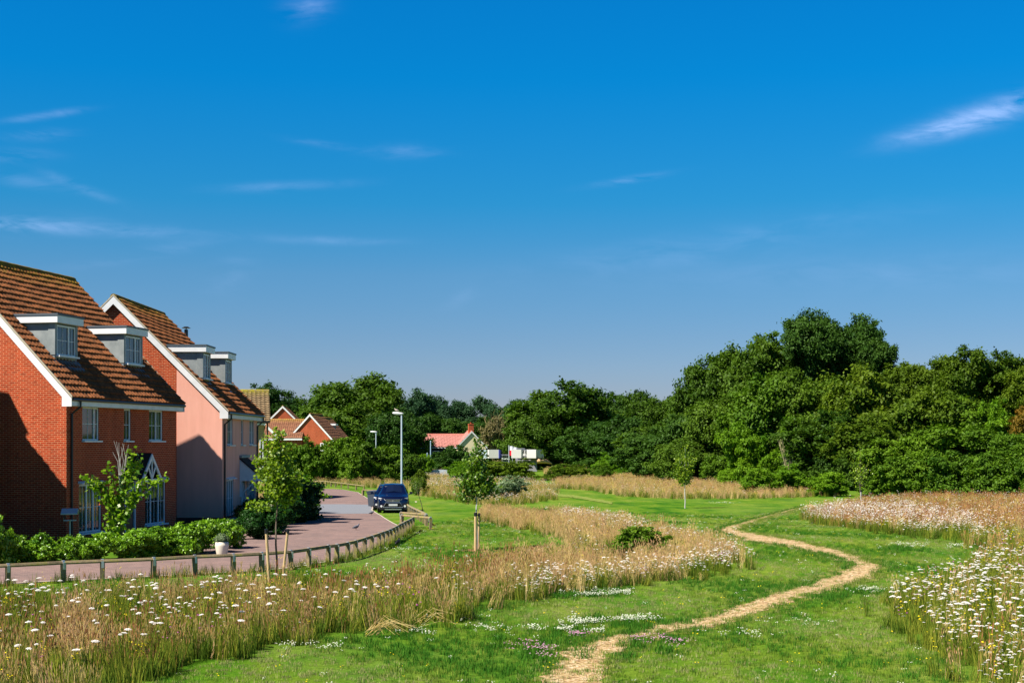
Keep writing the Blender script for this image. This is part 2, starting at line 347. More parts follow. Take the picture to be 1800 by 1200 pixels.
def f(t, b):
    v = coord(t); n = noise(t, v, 2.6, 8, .8); n2 = noise(t, v, 14, 6, .8)
    c = ramp(t, n, [(.38, (.07, .17, .008)), (.52, (.16, .20, .03)), (.62, (.40, .29, .13))]); t.links.new(mixc(t, .7, c, ramp(t, n2, [(.3, (.5, .55, .45)), (.7, (1.5, 1.45, 1.4))]), 'MULTIPLY'), b.inputs['Base Color']); bump(t, b, n2, .8, .03)
mo, _, _ = pairstrip('path_margin', PLm, PRm, 10, 6, mat('trodden_margin', rough=1, spec=.05, build=f), .011, .09); tag(mo, 'trodden thin grass and grit along both sides of the gravel footpath', kind='structure')
PATHPOLY = [tuple(p) for p in PA]+[tuple(p) for p in PB[::-1]]
def f(t, b):
    v = coord(t); n = noise(t, v, 5, 7, .75); t.links.new(ramp(t, n, [(.45, (.12, .2, .02)), (.65, (.30, .26, .10))]), b.inputs['Base Color'])
WORN = mat('worn_path', rough=1, spec=.05, build=f)
pairs = pairstrip('path', [(960, 868), (1000, 869), (1040, 875), (1080, 884)], [(985, 873), (1010, 875), (1045, 881), (1082, 887)], 8, 2, WORN, .03, .1)
tag(pairs[0], 'thin worn track across the far lawn', kind='structure')
# road
def f(t, b):
    c = nn(t, 'ShaderNodeTexCoord'); br = nn(t, 'ShaderNodeTexBrick'); t.links.new(c.outputs['Object'], br.inputs['Vector'])
    br.inputs['Color1'].default_value = (.27, .185, .165, 1); br.inputs['Color2'].default_value = (.19, .13, .12, 1); br.inputs['Mortar'].default_value = (.14, .11, .10, 1)
    br.inputs['Scale'].default_value = 1; br.inputs['Mortar Size'].default_value = .008; br.inputs['Brick Width'].default_value = .2; br.inputs['Row Height'].default_value = .1
    n = noise(t, coord(t), .5, 6, .65); c2 = mixc(t, .7, br.outputs[0], ramp(t, n, [(.3, (.72, .75, .78)), (.7, (1.2, 1.12, 1.08))]), 'MULTIPLY')
    t.links.new(c2, b.inputs['Base Color'])
PAV = mat('red_block_paving', rough=.9, spec=.15, build=f)
def f(t, b):
    n = noise(t, coord(t), 30, 5); t.links.new(ramp(t, n, [(.3, (.15, .16, .18)), (.7, (.22, .23, .26))]), b.inputs['Base Color'])
ASPH = mat('grey_asphalt', rough=.9, spec=.15, build=f)
KERB = mat('pale_kerb_stone', (.45, .38, .32), .9, .1)
FP = [(-100, 1034), (14, 1029), (111, 1023), (180, 1020), (270, 1016), (342.5, 1011), (410, 1008), (460, 1005), (511, 1001), (542.5, 996), (577, 990), (592, 988), (611, 984), (625, 980), (641, 974.5), (653, 970), (666, 965), (673, 962), (681, 959), (686, 956.5), (692, 953), (697, 950), (702.5, 946), (707, 943.5), (712, 940), (717, 937.5), (721.5, 934.5), (726, 931)]
FW = [at(*p) for p in FP]
re = FW[:18]; re = [(-22, 33.5)]+[(x-.25, y+.35) for x, y in re]
re += [at(693, 940), at(702, 926), at(690, 920), at(668, 906), at(652, 896), at(656, 889), at(660, 884), at(642, 874), at(628, 865), at(600, 860), at(555, 858)]
li = [(-22, 38.0), (-15.4, 40.4), (-12.6, 42.4), (-10.4, 45.2), (-11.3, 48), (-11.6, 54), (-11.4, 60), (-11.2, 70), (-11.8, 80), (-13.2, 92), (-14.8, 105), (-17, 118), (-22, 128)]
ro, RA, RB = strip('road', re, li, 140, 10, PAV, .012)
tag(ro, 'pink red block paved estate road curving behind the timber rail', kind='structure')
ROADPOLY = [tuple(p) for p in RA]+[tuple(p) for p in RB[::-1]]
ks, _, _ = strip('kerb', [(x, y) for x, y in re[1:]], [(x+.14*.7, y-.14*.7) for x, y in re[1:]], 140, 1, KERB, .022); tag(ks, 'pale flush kerb edging along the block paved road', kind='structure')
aspA = [at(528, 886.5), at(560, 886.2), at(600, 886), at(652, 887)]; aspB = [at(520, 903), at(560, 903), at(600, 902.8), at(655, 902.5)]
ap, _, _ = strip('road', aspA, aspB, 30, 6, ASPH, .018); tag(ap, 'grey asphalt crossing strip set in the block paved road', kind='structure')
# ------------------------------------------------------------ houses
def wall_holes(mb, L, z0, z1, holes, m=0, d=.12, x=0.):
    ysb = sorted({0, L, *[h[0] for h in holes], *[h[1] for h in holes]}); zb = sorted({z0, z1, *[h[2] for h in holes], *[h[3] for h in holes]})
    for a_, b_ in zip(ysb, ysb[1:]):
        for c_, d_ in zip(zb, zb[1:]):
            my, mz = (a_+b_)/2, (c_+d_)/2
            if any(h[0] < my < h[1] and h[2] < mz < h[3] for h in holes): continue
            mb.add([(x, a_, c_), (x, b_, c_), (x, b_, d_), (x, a_, d_)], [(0, 1, 2, 3)], m)
    for (a_, b_, c_, d_) in holes:
        mb.add([(x, a_, c_), (x, b_, c_), (x, b_, d_), (x, a_, d_), (x-d, a_, c_), (x-d, b_, c_), (x-d, b_, d_), (x-d, a_, d_)],
               [(0, 4, 5, 1), (1, 5, 6, 2), (2, 6, 7, 3), (3, 7, 4, 0)], m)
def window(par, x, y0, y1, z0, z1, mull=(), bars=True, sill=True, opened=()):
    fr = MB(); w = .06
    fr.box(x-.05, y0, z0, x+.01, y1, z0+w); fr.box(x-.05, y0, z1-w, x+.01, y1, z1)
    fr.box(x-.05, y0, z0+w, x+.01, y0+w, z1-w); fr.box(x-.05, y1-w, z0+w, x+.01, y1, z1-w)
    ed = [y0+w]+[y0+(y1-y0)*q for q in mull]+[y1-w]
    for q in mull: yy = y0+(y1-y0)*q; fr.box(x-.05, yy-.035, z0+w, x+.012, yy+.035, z1-w)
    if bars:
        zm = (z0+z1)/2 if z1-z0 < 1.5 else z0+(z1-z0)*.52
        fr.box(x-.03, y0+w, zm-.009, x-.008, y1-w, zm+.009)
        for a_, b_ in zip(ed, ed[1:]):
            if b_-a_ > .35: c_ = (a_+b_)/2; fr.box(x-.03, c_-.006, z0+w, x-.0085, c_+.006, z1-w)
    o = fr.build('window', WHITE, par)
    g = MB(); g.add([(x-.025, y0+.02, z0+.02), (x-.025, y1-.02, z0+.02), (x-.025, y1-.02, z1-.02), (x-.025, y0+.02, z1-.02)], [(0, 1, 2, 3)]); g.build('pane', GLASS, o)
    if sill:
        s = MB(); s.box(x-.05, y0-.06, z0-.06, x+.17, y1+.06, z0-.002); s.build('sill', WHITE, o)
    return o
def tiles(mb, P0, P1, y0, y1, course=.32, wave=.24, amp=.05, ns=6, ridge=None):
    """pantile slope from eave point P0=(x,z) up to ridge point P1=(x,z), between y0 and y1"""
    dx, dz = P1[0]-P0[0], P1[1]-P0[1]; Ls = math.hypot(dx, dz); ux, uz = dx/Ls, dz/Ls; nx_, nz_ = -uz, ux
    if nz_ < 0: nx_, nz_ = -nx_, -nz_
    nc = max(1, round(Ls/course)); cl = Ls/nc; ny = max(2, int((y1-y0)/wave*ns)); 
    yy = [y0+(y1-y0)*i/ny for i in range(ny+1)]
    for c in range(nc):
        V = []
        jit = random.uniform(-.006, .006)
        for (s, h) in ((c*cl, .0), (c*cl, .066+jit), ((c+1)*cl, .004)):
            for y in yy:
                ph = math.cos(2*math.pi*y/wave); b = amp*(.5+.5*ph)**1.5 if h > .001 else 0
                hh = h+b+.018*math.sin(y*.9+c*.35)+.007*math.sin(y*5.1+c*1.9); V.append((P0[0]+ux*s+nx_*hh, y, P0[1]+uz*s+nz_*hh))
        n1 = ny+1
        fs = [(r*n1+i, r*n1+i+1, (r+1)*n1+i+1, (r+1)*n1+i) for r in (0, 1) for i in range(ny)]
        mb.add(V, fs); 
        if ridge is not None: ridge += [(0, .18, .42, .8)[max(0, c-nc+4)]]*len(fs)
    # under sheet
    mb.add([(P0[0], y0, P0[1]-.02), (P0[0], y1, P0[1]-.02), (P1[0], y1, P1[1]-.02), (P1[0], y0, P1[1]-.02)], [(0, 1, 2, 3)])
    if ridge is not None: ridge += [0]
def setridge(o, vals):
    a_ = o.data.attributes.new('ridge', 'FLOAT', 'FACE'); a_.data.foreach_set('value', np.array(vals, np.float32))
def estate_house(name, loc, yaw, label, L=9.2, hs=4.79, eave=5.1, rise=5.38, pinkish=False, dorm=((.97, 2.6), (6.41, 8.04)), porch='gable', flue=False, chimney=False, full=True):
    r = empty(name, loc, -R(yaw), label=label, cat='house'); ov = .3; tp = rise/(hs+ov); wt = eave-.1
    zr = lambda p: eave+tp*(ov-p)
    A = .0
    holes = [(1.17, 2.43, 3.58, 4.82), (4.45, 5.03, 3.58, 4.82), (6.63, 7.89, 3.58, 4.82), (.92, 2.61, .2, 1.98), (4.5, 5.42, 0.02, 2.05), (6.28, 8.16, .2, 1.98)]
    wz = eave-.12+0*tp; fm = PINK if pinkish else BRICK
    mb = MB(); wall_holes(mb, L, 0, wz, holes)
    apex = zr(-hs)-.16; zz = lambda p: zr(p)-.16
    if pinkish:
        mb.add([(0, 0, 0), (-2.05, 0, 0), (-2.05, 0, zz(-2.05)), (0, 0, wz)], [(3, 2, 1, 0)])
        mb.build('rendered_wall', PINK, r); mb = MB()
        mb.add([(-2.05, 0, 0), (-2*hs, 0, 0), (-2*hs, 0, wz), (-hs, 0, apex), (-2.05, 0, zz(-2.05))], [(4, 3, 2, 1, 0)])
    else: mb.add([(0, 0, 0), (-2*hs, 0, 0), (-2*hs, 0, wz), (-hs, 0, apex), (0, 0, wz)], [(4, 3, 2, 1, 0)])
    mb.add([(0, L, 0), (-2*hs, L, 0), (-2*hs, L, wz), (-hs, L, apex), (0, L, wz)], [(0, 1, 2, 3, 4)])
    mb.add([(-2*hs, 0, 0), (-2*hs, L, 0), (-2*hs, L, wz), (-2*hs, 0, wz)], [(3, 2, 1, 0)])
    mb.build('wall', BRICK, r)
    if pinkish:
        MB().box(.0, -.02, 0, .03, 4.45, .32).box(0, 5.47, 0, .03, L+.02, .32).box(-2.05, -.03, 0, 0, -.002, .32).build('plinth', PLINTH, r)
    ri = []; mb = MB(); vo = .14
    tiles(mb, (ov, eave), (-hs, eave+rise), -vo, L+vo, ridge=ri)
    tiles(mb, (-2*hs-ov, eave), (-hs, eave+rise), -vo, L+vo, course=.32, ns=3, ridge=ri)
    ro_ = mb.build('roof', TILE, r); setridge(ro_, ri)
    rt = MB(); k = 0
    y = -vo
    while y < L+vo:
        y2 = min(y+.42, L+vo); zt = eave+rise-.04
        rt.tube([(-hs, y, zt+.005*(k % 2)), (-hs, y2, zt+.005*(k % 2))], .15, 10); y = y2+.004; k += 1
    rto = rt.build('ridge_tiles', RIDGEM, ro_); setridge(rto, [random.random() for _ in rto.data.polygons])
    for yb, nm in ((-vo-.035, 'n'), (L+vo, 'f')):     # white barge boards following both rakes, with the box end
        b = MB()
        for sg in (1, -1):
            X = lambda p: p if sg > 0 else -2*hs-p
            b.prism([(X(ov), yb, eave-.02), (X(-hs), yb, eave+rise-.02), (X(-hs), yb, eave+rise-.36), (X(ov-.38), yb, eave-.02+.38*tp-.34), (X(ov-.38), yb, eave-.30), (X(ov), yb, eave-.30)], (0, .032, 0))
        b.box(-hs+ov, yb+.033, eave-.285, -hs+ov, yb+.034, eave-.28)
        b.build('bargeboard', WHITE, r)
        c = MB()
        for sg in (1, -1):
            X = lambda p: p if sg > 0 else -2*hs-p
            c.prism([(X(ov+.02), yb-.01, eave+.0), (X(-hs), yb-.01, eave+rise+.0), (X(-hs), yb-.01, eave+rise+.075), (X(ov+.02), yb-.01, eave+.075)], (0, .05, 0))
        co = c.build('verge_mortar', mat('verge_mortar', (.50, .44, .32), .95, .1), r)
    MB().box(.002, -vo+.002, eave-.28, .24, L+vo-.003, eave-.06).box(.241, -vo+.002, eave-.27, .265, L+vo-.003, eave-.03).build('fascia', WHITE, r)
    gt = MB(); gt.tube([(.33, -vo, eave-.05), (.33, L+vo, eave-.05)], .055, 8); g_ = gt.build('gutter', BLACK, r)
    dpz = MB(); dpz.tube([(.33, .42, eave-.1), (.33, .42, eave-.3), (.06, .30, eave-.55), (.06, .30, .1)], .042, 8); dpz.build('downpipe', BLACK, r)
    if pinkish:
        dpz = MB(); dpz.tube([(.33, L-.1, eave-.1), (.33, L-.1, eave-.3), (.06, L-.25, eave-.55), (.06, L-.25, .1)], .042, 8); dpz.build('downpipe', BLACK, r)
    for h, mu in zip(holes, [(.74,), (), (.55,), (.36, .66), None, (.30, .68)]):
        if mu is None: continue
        window(r, -.04, h[0]+.002, h[1]-.002, h[2]+.002, h[3]-.002, mu)
    # heads: lead capped shallow bay on ground windows
    for h in (holes[3], holes[5]):
        MB().prism([(0, h[0]-.08, h[3]+.02), (.16, h[0]-.08, h[3]+.02), (.16, h[0]-.08, h[3]+.05), (0, h[0]-.08, h[3]+.12)], (0, h[1]-h[0]+.16, 0)).build('window_canopy', WHITE, r)
    d = MB(); h = holes[4]; d.box(-.08, h[0]+.07, .04, -.04, h[1]-.07, h[3]-.07); do = d.build('door', DOORM, r)
    MB().box(-.07, h[0]+.002, .03, .02, h[0]+.07, h[3]-.002).box(-.07, h[1]-.07, .03, .02, h[1]-.002, h[3]-.002).box(-.07, h[0]+.07, h[3]-.07, .02, h[1]-.07, h[3]-.002).build('door_frame', WHITE, r)
    MB().box(-.039, h[0]+.22, 1.0, -.03, h[1]-.22, 1.05).build('letter_plate', STEEL, do); MB().box(-.039, h[0]+.2, 1.15, -.034, h[1]-.2, 1.8).build('door_pane', GLASS, do)
    if porch == 'gable':
        c, w, pr, z0, z1 = 4.96, .82, .9, 2.12, 3.02
        p = MB(); 
        for sg in (-1, 1):
            p.prism([(0, c, z1), (0, c+sg*(w+.08), z0-.08), (0, c+sg*(w+.08), z0-.0), (0, c, z1+.09)], (pr, 0, 0))
        po_ = p.build('porch_roof', mat('dark_porch_tile', (.05, .035, .03), .9, .1), r)
        q = MB()
        for sg in (-1, 1):
            q.prism([(pr+.002, c, z1+.05), (pr+.002, c+sg*(w+.1), z0-.08), (pr+.002, c+sg*(w-.06), z0-.08), (pr+.002, c, z1-.14)], (.05, 0, 0))
            q.prism([(pr+.01, c+sg*.08, z0), (pr+.01, c+sg*.36, z0+.45), (pr+.01, c+sg*.30, z0+.5), (pr+.01, c, z0+.05)], (.03, 0, 0))
            q.box(.002, c+sg*w-.05, z0-.12, pr-.002, c+sg*w+.05, z0-.082)
            q.box(.004, c+sg*w-.045, z0-.85, .09, c+sg*w+.045, z0-.122)
            q.tube([(.06, c+sg*w, z0-.72), (.45, c+sg*w, z0-.45), (.78, c+sg*w, z0-.125)], .04, 4)
        q.box(pr+.003, c-.03, z0-.02, pr+.045, c+.03, z1-.1); q.box(pr+.0045, c-w, z0-.13, pr+.06, c+w, z0-.02)
        q.build('porch_frame', WHITE, r)
    else:
        a_, b_, pr = 4.1, 6.0, 1.05
        p = MB(); p.prism([(0, a_-.05, 2.98), (pr+.05, a_-.05, 2.02), (pr+.05, a_-.05, 1.97), (0, a_-.05, 2.90)], (0, b_-a_+.1, 0)); p.build('porch_roof', mat('dark_porch_tile', (.05, .035, .03), .9, .1), r)
        MB().box(0, a_-.1, 2.96, .12, b_+.1, 3.08).build('flashing', LEAD, r)
        q = MB()
        for y_ in (a_, b_-.05):
            q.prism([(0, y_, 2.88), (pr, y_, 1.96), (pr, y_, 1.86), (0, y_, 1.86)], (0, .05, 0))
            q.box(.003, y_-.005, 1.1, .09, y_+.055, 1.858); q.tube([(.05, y_+.025, 1.2), (.75, y_+.025, 1.85)], .04, 4)
        q.box(pr-.05, a_+.05, 1.8, pr, b_-.051, 1.955); q.box(.03, a_+.25, 0, .13, a_+.31, 1.8)
        q.build('porch_frame', WHITE, r)
    pf = -1.0; zb = zr(pf); zt = zb+1.42; pb = ov-(zt-eave)/tp
    for (a_, b_) in dorm:
        c = MB()
        c.prism([(pf, a_, zb-.25), (pf, a_, zt), (pb-.2, a_, zt)], (0, .05, 0)); c.prism([(pf, b_-.05, zb-.25), (pf, b_-.05, zt), (pb-.2, b_-.05, zt)], (0, .05, 0))
        c.box(pf-.06, a_+.051, zb-.1, pf-.01, b_-.051, zb+.22); c.box(pf-.05, a_+.051, zt-.14, pf-.01, b_-.051, zt-.001)
        do = c.build('dormer', LEAD, r)
        pl = MB(); pl.box(pf-.24, a_-.025, zb+.25, pf+.03, a_+.121, zt-.002); pl.build('corner_post', LEAD, do)
        pl = MB(); pl.box(pf-.24, b_-.12, zb+.25, pf+.03, b_+.025, zt-.002); pl.build('corner_post', LEAD, do)
        t_ = MB(); t_.prism([(pf+.2, a_-.16, zt), (pf+.2, a_-.16, zt+.26), (pb-.35, a_-.16, zt+.26), (pb-.05, a_-.16, zt)], (0, b_-a_+.32, 0)); t_.build('dormer_fascia', WHITE, do)
        l_ = MB(); l_.prism([(pf+.23, a_-.19, zt+.262), (pf+.23, a_-.19, zt+.33), (pb-.5, a_-.19, zt+.33), (pb-.35, a_-.19, zt+.262)], (0, b_-a_+.38, 0)); l_.build('flat_roof', DLEAD, do)
        s_ = MB(); s_.box(pf-.04, a_-.002, zt-.05, pf+.012, b_+.002, zt-.001); s_.build('soffit', DLEAD, do)
        ap_ = MB(); ap_.prism([(pf, a_-.1, zr(pf)+.09), (pf+.34, a_-.1, zr(pf+.34)+.085), (pf+.34, a_-.1, zr(pf+.34)+.06), (pf, a_-.1, zr(pf)+.06)], (0, b_-a_+.2, 0)); ap_.build('lead_apron', DLEAD, do)
        window(do, pf+.0, a_+.13, b_-.12, zb+.24, zt-.06, (.64,), True, True)
    if flue:
        f_ = MB(); f_.tube([(-3.72, L+.35, 8.4), (-3.72, L+.35, 9.5)], .10, 8); f_.tube([(-3.72, L+.35, 9.57), (-3.72, L+.35, 9.65)], [.24, .1], 10); f_.tube([(-3.72, L+.35, 9.45), (-3.72, L+.35, 9.58)], .03, 6); f_.build('flue', BLACK, r)
    if chimney:
        f_ = MB(); f_.box(-hs-.32, L-.75, eave+rise-.6, -hs+.32, L-.0, eave+rise+.62); f_.box(-hs-.36, L-.79, eave+rise+.62, -hs+.36, L+.04, eave+rise+.70); f_.build('chimney', BRICK, r)
    return r
H1 = (-15.95, 50.9, 0)
estate_house('brick_house', H1, 11.3, 'nearest red brick house with two grey dormers and a small gabled porch')
estate_house('pink_house', (-13.04, 64.0, -.18), 0, 'pink rendered house with brown tiled roof and two grey dormers', L=8.8, hs=4.86, eave=5.07, rise=5.2, pinkish=True, dorm=((.5, 2.1), (5.5, 7.1)), porch='lean', flue=True)
c18, s18 = math.cos(R(18)), math.sin(R(18))
far = Vector((-22.7+4.79*c18, 48.8-4.79*s18)); near = far-9.2*Vector((s18, c18))
estate_house('brick_house', (near.x, near.y, 0), 18, 'red brick house outside the left edge whose roof shades its neighbour', chimney=True)
def simple_house(name, apex, hs, rise, L, yaw, wallh, label, wallm=BRICKF, tilem=TILEF, wins=(), chim=None, fwins=(), front=None, rear=False):
    """gable facing the camera side; apex = world point of the near gable top; ridge runs back along yaw"""
    base = apex.z-rise-wallh; r = empty(name, (apex.x, apex.y, base), R(yaw), label=label, cat='house')
    mb = MB(); e = wallh; a_ = wallh+rise
    mb.add([(-hs, 0, -1), (hs, 0, -1), (hs, 0, e-.1), (0, 0, a_-.12), (-hs, 0, e-.1)], [(0, 1, 2, 3, 4)])
    mb.add([(-hs, L, -1), (hs, L, -1), (hs, L, e-.1), (0, L, a_-.12), (-hs, L, e-.1)], [(4, 3, 2, 1, 0)])
    if front is None: mb.add([(-hs, 0, -1), (-hs, L, -1), (-hs, L, e), (-hs, 0, e)], [(3, 2, 1, 0)])
    mb.add([(hs, 0, -1), (hs, L, -1), (hs, L, e), (hs, 0, e)], [(0, 1, 2, 3)]); mb.build('wall', wallm, r)
    if front is not None:
        mb = MB(); mb.add([(-hs, 0, -1), (-hs, L, -1), (-hs, L, e), (-hs, 0, e)], [(3, 2, 1, 0)]); mb.build('boarded_wall', front, r)
    mb = MB(); ri = []; tp = rise/hs
    for sg in (-1, 1): tiles(mb, (sg*(hs+.3), e-.3*tp), (0, a_), -.18, L+.18, course=.35, wave=.33, amp=.04, ns=3, ridge=ri)
    o = mb.build('roof', tilem, r); setridge(o, ri)
    rt = MB(); rt.tube([(0, -.18, a_), (0, L+.18, a_)], .14, 6); o2 = rt.build('ridge_tiles', tilem, o); setridge(o2, [1]*len(o2.data.polygons))
    for yb in (-.22, L+.185):
        b = MB()
        for sg in (-1, 1): b.prism([(sg*(hs+.3), yb, e-.3*tp), (0, yb, a_), (0, yb, a_-.38), (sg*(hs+.3), yb, e-.3*tp-.34)], (0, .035, 0))
        b.build('bargeboard', WHITE, r)
    for sg in (-1, 1): MB().box(sg*(hs+.16)-.12, -.15, e-.3*tp-.22, sg*(hs+.16)+.12, L+.15, e-.3*tp-.07).build('fascia', WHITE, r)
    for (x0, x1, z0, z1) in wins:
        m = MB(); m.box(x0, -.04, z0, x1, -.003, z0+.12).box(x0, -.04, z1-.12, x1, -.003, z1).box(x0, -.04, z0+.12, x0+.12, -.003, z1-.12).box(x1-.12, -.04, z0+.12, x1, -.003, z1-.12).box((x0+x1)/2-.05, -.04, z0+.12, (x0+x1)/2+.05, -.003, z1-.12)
        w = m.build('window', WHITE, r); g = MB(); g.add([(x0+.05, -.01, z0+.05), (x1-.05, -.01, z0+.05), (x1-.05, -.01, z1-.05), (x0+.05, -.01, z1-.05)], [(0, 1, 2, 3)]); g.build('pane', GLASS, w)
    for (y0, y1, z0, z1, sg) in fwins:
        m = MB(); xx = sg*(hs+.02); m.box(xx-.03, y0, z0, xx+.03, y1, z0+.1).box(xx-.03, y0, z1-.1, xx+.03, y1, z1).box(xx-.03, y0, z0+.1, xx+.03, y0+.1, z1-.1).box(xx-.03, y1-.1, z0+.1, xx+.03, y1, z1-.1)
        w = m.build('window', WHITE, r); g = MB(); g.add([(xx, y0, z0), (xx, y1, z0), (xx, y1, z1), (xx, y0, z1)], [(0, 1, 2, 3)]); g.build('pane', GLASS, w)
    if chim:
        y0, w, hh = chim; c = MB(); c.box(-w/2, y0, a_-.6, w/2, y0+w, a_+hh); c.box(-w/2-.06, y0-.06, a_+hh-.18, w/2+.06, y0+w+.06, a_+hh-.06); c.tube([(0, y0+w/2, a_+hh), (0, y0+w/2, a_+hh+.3)], .13, 8); c.build('chimney', BRICKF, r)
    return r
# olive tiled house with yellow brick wall beyond the pink one: slope towards the camera
def olive():
    d = 108; r = empty('yellow_brick_house', (-18.45, d, float(ground(-18, d))), R(11), label='yellow brick house with olive mossy tiled roof peeping out behind the pink house', cat='house')
    g = r.location.z; ez = pt(0, 741, d).z-g; rz = pt(0, 688, d+4.5).z-g
    mb = MB(); mb.add([(-8, 0, 0), (-.35, 0, 0), (-.35, 0, ez), (-8, 0, ez)], [(0, 1, 2, 3)]); mb.add([(-.35, 0, 0), (-.35, 9, 0), (-.35, 9, ez), (-.35, 4.5, rz-.1), (-.35, 0, ez)], [(0, 1, 2, 3, 4)])
    mb.add([(-8, 9, 0), (-.35, 9, 0), (-.35, 9, ez), (-8, 9, ez)], [(3, 2, 1, 0)])
    mb.add([(-8, 0, 0), (-8, 9, 0), (-8, 9, ez), (-8, 4.5, rz-.1), (-8, 0, ez)], [(4, 3, 2, 1, 0)]); mb.build('wall', YBRICK, r)
    mb = MB(); ri = []; tiles(mb, (-.35, ez), (4.5, rz), -.1, 8.2, course=.34, wave=.33, amp=.05, ns=4, ridge=ri)
    tiles(mb, (9.35, ez), (4.5, rz), -.1, 8.2, course=.34, wave=.33, amp=.05, ns=3, ridge=ri)
    mb.v = [(-y, x, z) for x, y, z in mb.v]; mb.f = [q[::-1] for q in mb.f]; o = mb.build('roof', TILEO, r); setridge(o, ri)
    rt = MB(); rt.tube([(-8.2, 4.5, rz+.02), (.1, 4.5, rz+.02)], .15, 8); o2 = rt.build('ridge_tiles', TILEO, o); setridge(o2, [1]*len(o2.data.polygons))
    MB().box(-8.1, -.3, ez-.25, -.3, -.12, ez-.03).build('fascia', WHITE, r)
    MB().tube([(-8.1, -.4, ez-.05), (.05, -.4, ez-.05)], .07, 6).build('gutter', BLACK, r)
    MB().tube([(-.12, -.35, ez-.1), (-.12, -.2, ez-.8), (-.12, -.1, .1)], .06, 6).build('downpipe', BLACK, r)
    q = MB(); q.box(-.72, -.06, 1.9, -.64, -.01, 4.6).box(-.5, -.06, 1.9, -.42, -.01, 4.6).box(-.64, -.06, 4.5, -.5, -.01, 4.6).box(-.64, -.06, 1.9, -.5, -.01, 2.0); w = q.build('window', WHITE, r)
    MB().box(-.63, -.04, 2.0, -.51, -.02, 4.49).build('pane', GLASS, w)
    MB().tube([(-6.1, 4.5, rz), (-6.1, 4.5, rz+1.0)], .08, 6).build('flue', BLACK, r)
olive()
D1 = 230
simple_house('brick_house', pt(545, 727, D1), 3.75, 4.1, 8, -6, 5.6, 'front far red brick gable with white bargeboards above the tall hedge', wins=[(-2.9, -1.9, 3.7, 5.0), (1.7, 2.7, 3.7, 5.0)])
simple_house('brick_house', pt(560, 733, D1+9), 3.9, 4.3, 9, -6, 5.4, 'far red brick house behind the front gable, small dormer on its right')
r_ = simple_house('brick_house', pt(497, 713, D1+22), 2.9, 2.9, 9, 4, 6.8, 'far red brick gable rising behind the brown tiled roof near the pink house')
# brown tiled wing: slope facing the camera
def wing():
    d = D1-1; r = empty('brick_house', (pt(531, 770, d).x, d, float(ground(-35, d))), 0, label='far house with a broad brown tiled roof just right of the pink house', cat='house')
    g = r.location.z; ez = pt(0, 770, d).z-g; rz = pt(0, 736, d+4).z-g; L = 5.9
    mb = MB(); mb.box(-L, .3, 0, -.1, 8, ez-.1); mb.build('wall', BRICKF, r); mb = MB(); ri = []
    tiles(mb, (0, ez), (4, rz), 0, L+.4, course=.36, wave=.34, amp=.06, ns=4, ridge=ri); tiles(mb, (8, ez), (4, rz), 0, L+.4, course=.36, wave=.34, amp=.06, ns=3, ridge=ri)
    mb.v = [(-y, x, z) for x, y, z in mb.v]; mb.f = [q[::-1] for q in mb.f]; o = mb.build('roof', TILEF, r); setridge(o, ri)
    MB().box(-L-.3, -.1, ez-.3, 0, .02, ez-.03).build('fascia', WHITE, r)
    b = MB(); p0 = pt(470, 748, d-1)-Vector(r.location); p1 = pt(491, 768, d-1)-Vector(r.location); b.prism([p0, p1, p1-Vector((0, 0, .5)), p0-Vector((0, 0, .5))], (0, .1, 0)); b.build('bargeboard', WHITE, r)
wing()
dm = MB(); b0 = pt(575, 748, D1+12); 
dr = MB().box(0, 0, 0, 1.0, 1.5, 1.4).build('dormer', DLEAD, None, None); 
par = [o for o in COL.objects if o.get('label', '').startswith('far red brick house behind the front')][0]
for o_, pxy in ((dr, (577, 762)),):
    o_.parent = par; w = pt(pxy[0], pxy[1], D1+11); o_.location = par.matrix_basis.inverted() @ w
fd = MB().box(-.15, -.15, 1.402, 1.3, 1.6, 1.7).build('dormer_fascia', WHITE, dr)
simple_house('cottage', pt(829, 757, 298), 3.0, 3.1, 5, 12, 5.4, 'cream gabled cottage end with a red brick chimney beyond the meadow', wallm=CREAM, tilem=TILER, chim=(.4, 1.0, 1.5), wins=[(-.4, .4, 3.2, 4.0)])
ml = pt(825, 763, 302.5)
simple_house('cottage', ml, 3.4, 2.5, 10.4, 90, 5.0, 'long low house with a bright pinkish red roof joined to the cream gable', wallm=CREAM, tilem=TILER, front=mat('black_boards', (.02, .025, .03), .8, .2), fwins=[(6.2, 7.6, 2.2, 4.0, -1), (3, 3.8, 2.6, 3.8, -1)])  # wall on the camera side has one plain near-black colour
simple_house('grey_roof_house', pt(722, 735, 330), 4.2, 4.0, 10, 88, 5.0, 'grey roofed house glimpsed through a gap in the distant oaks', wallm=CREAM, tilem=SLATE)
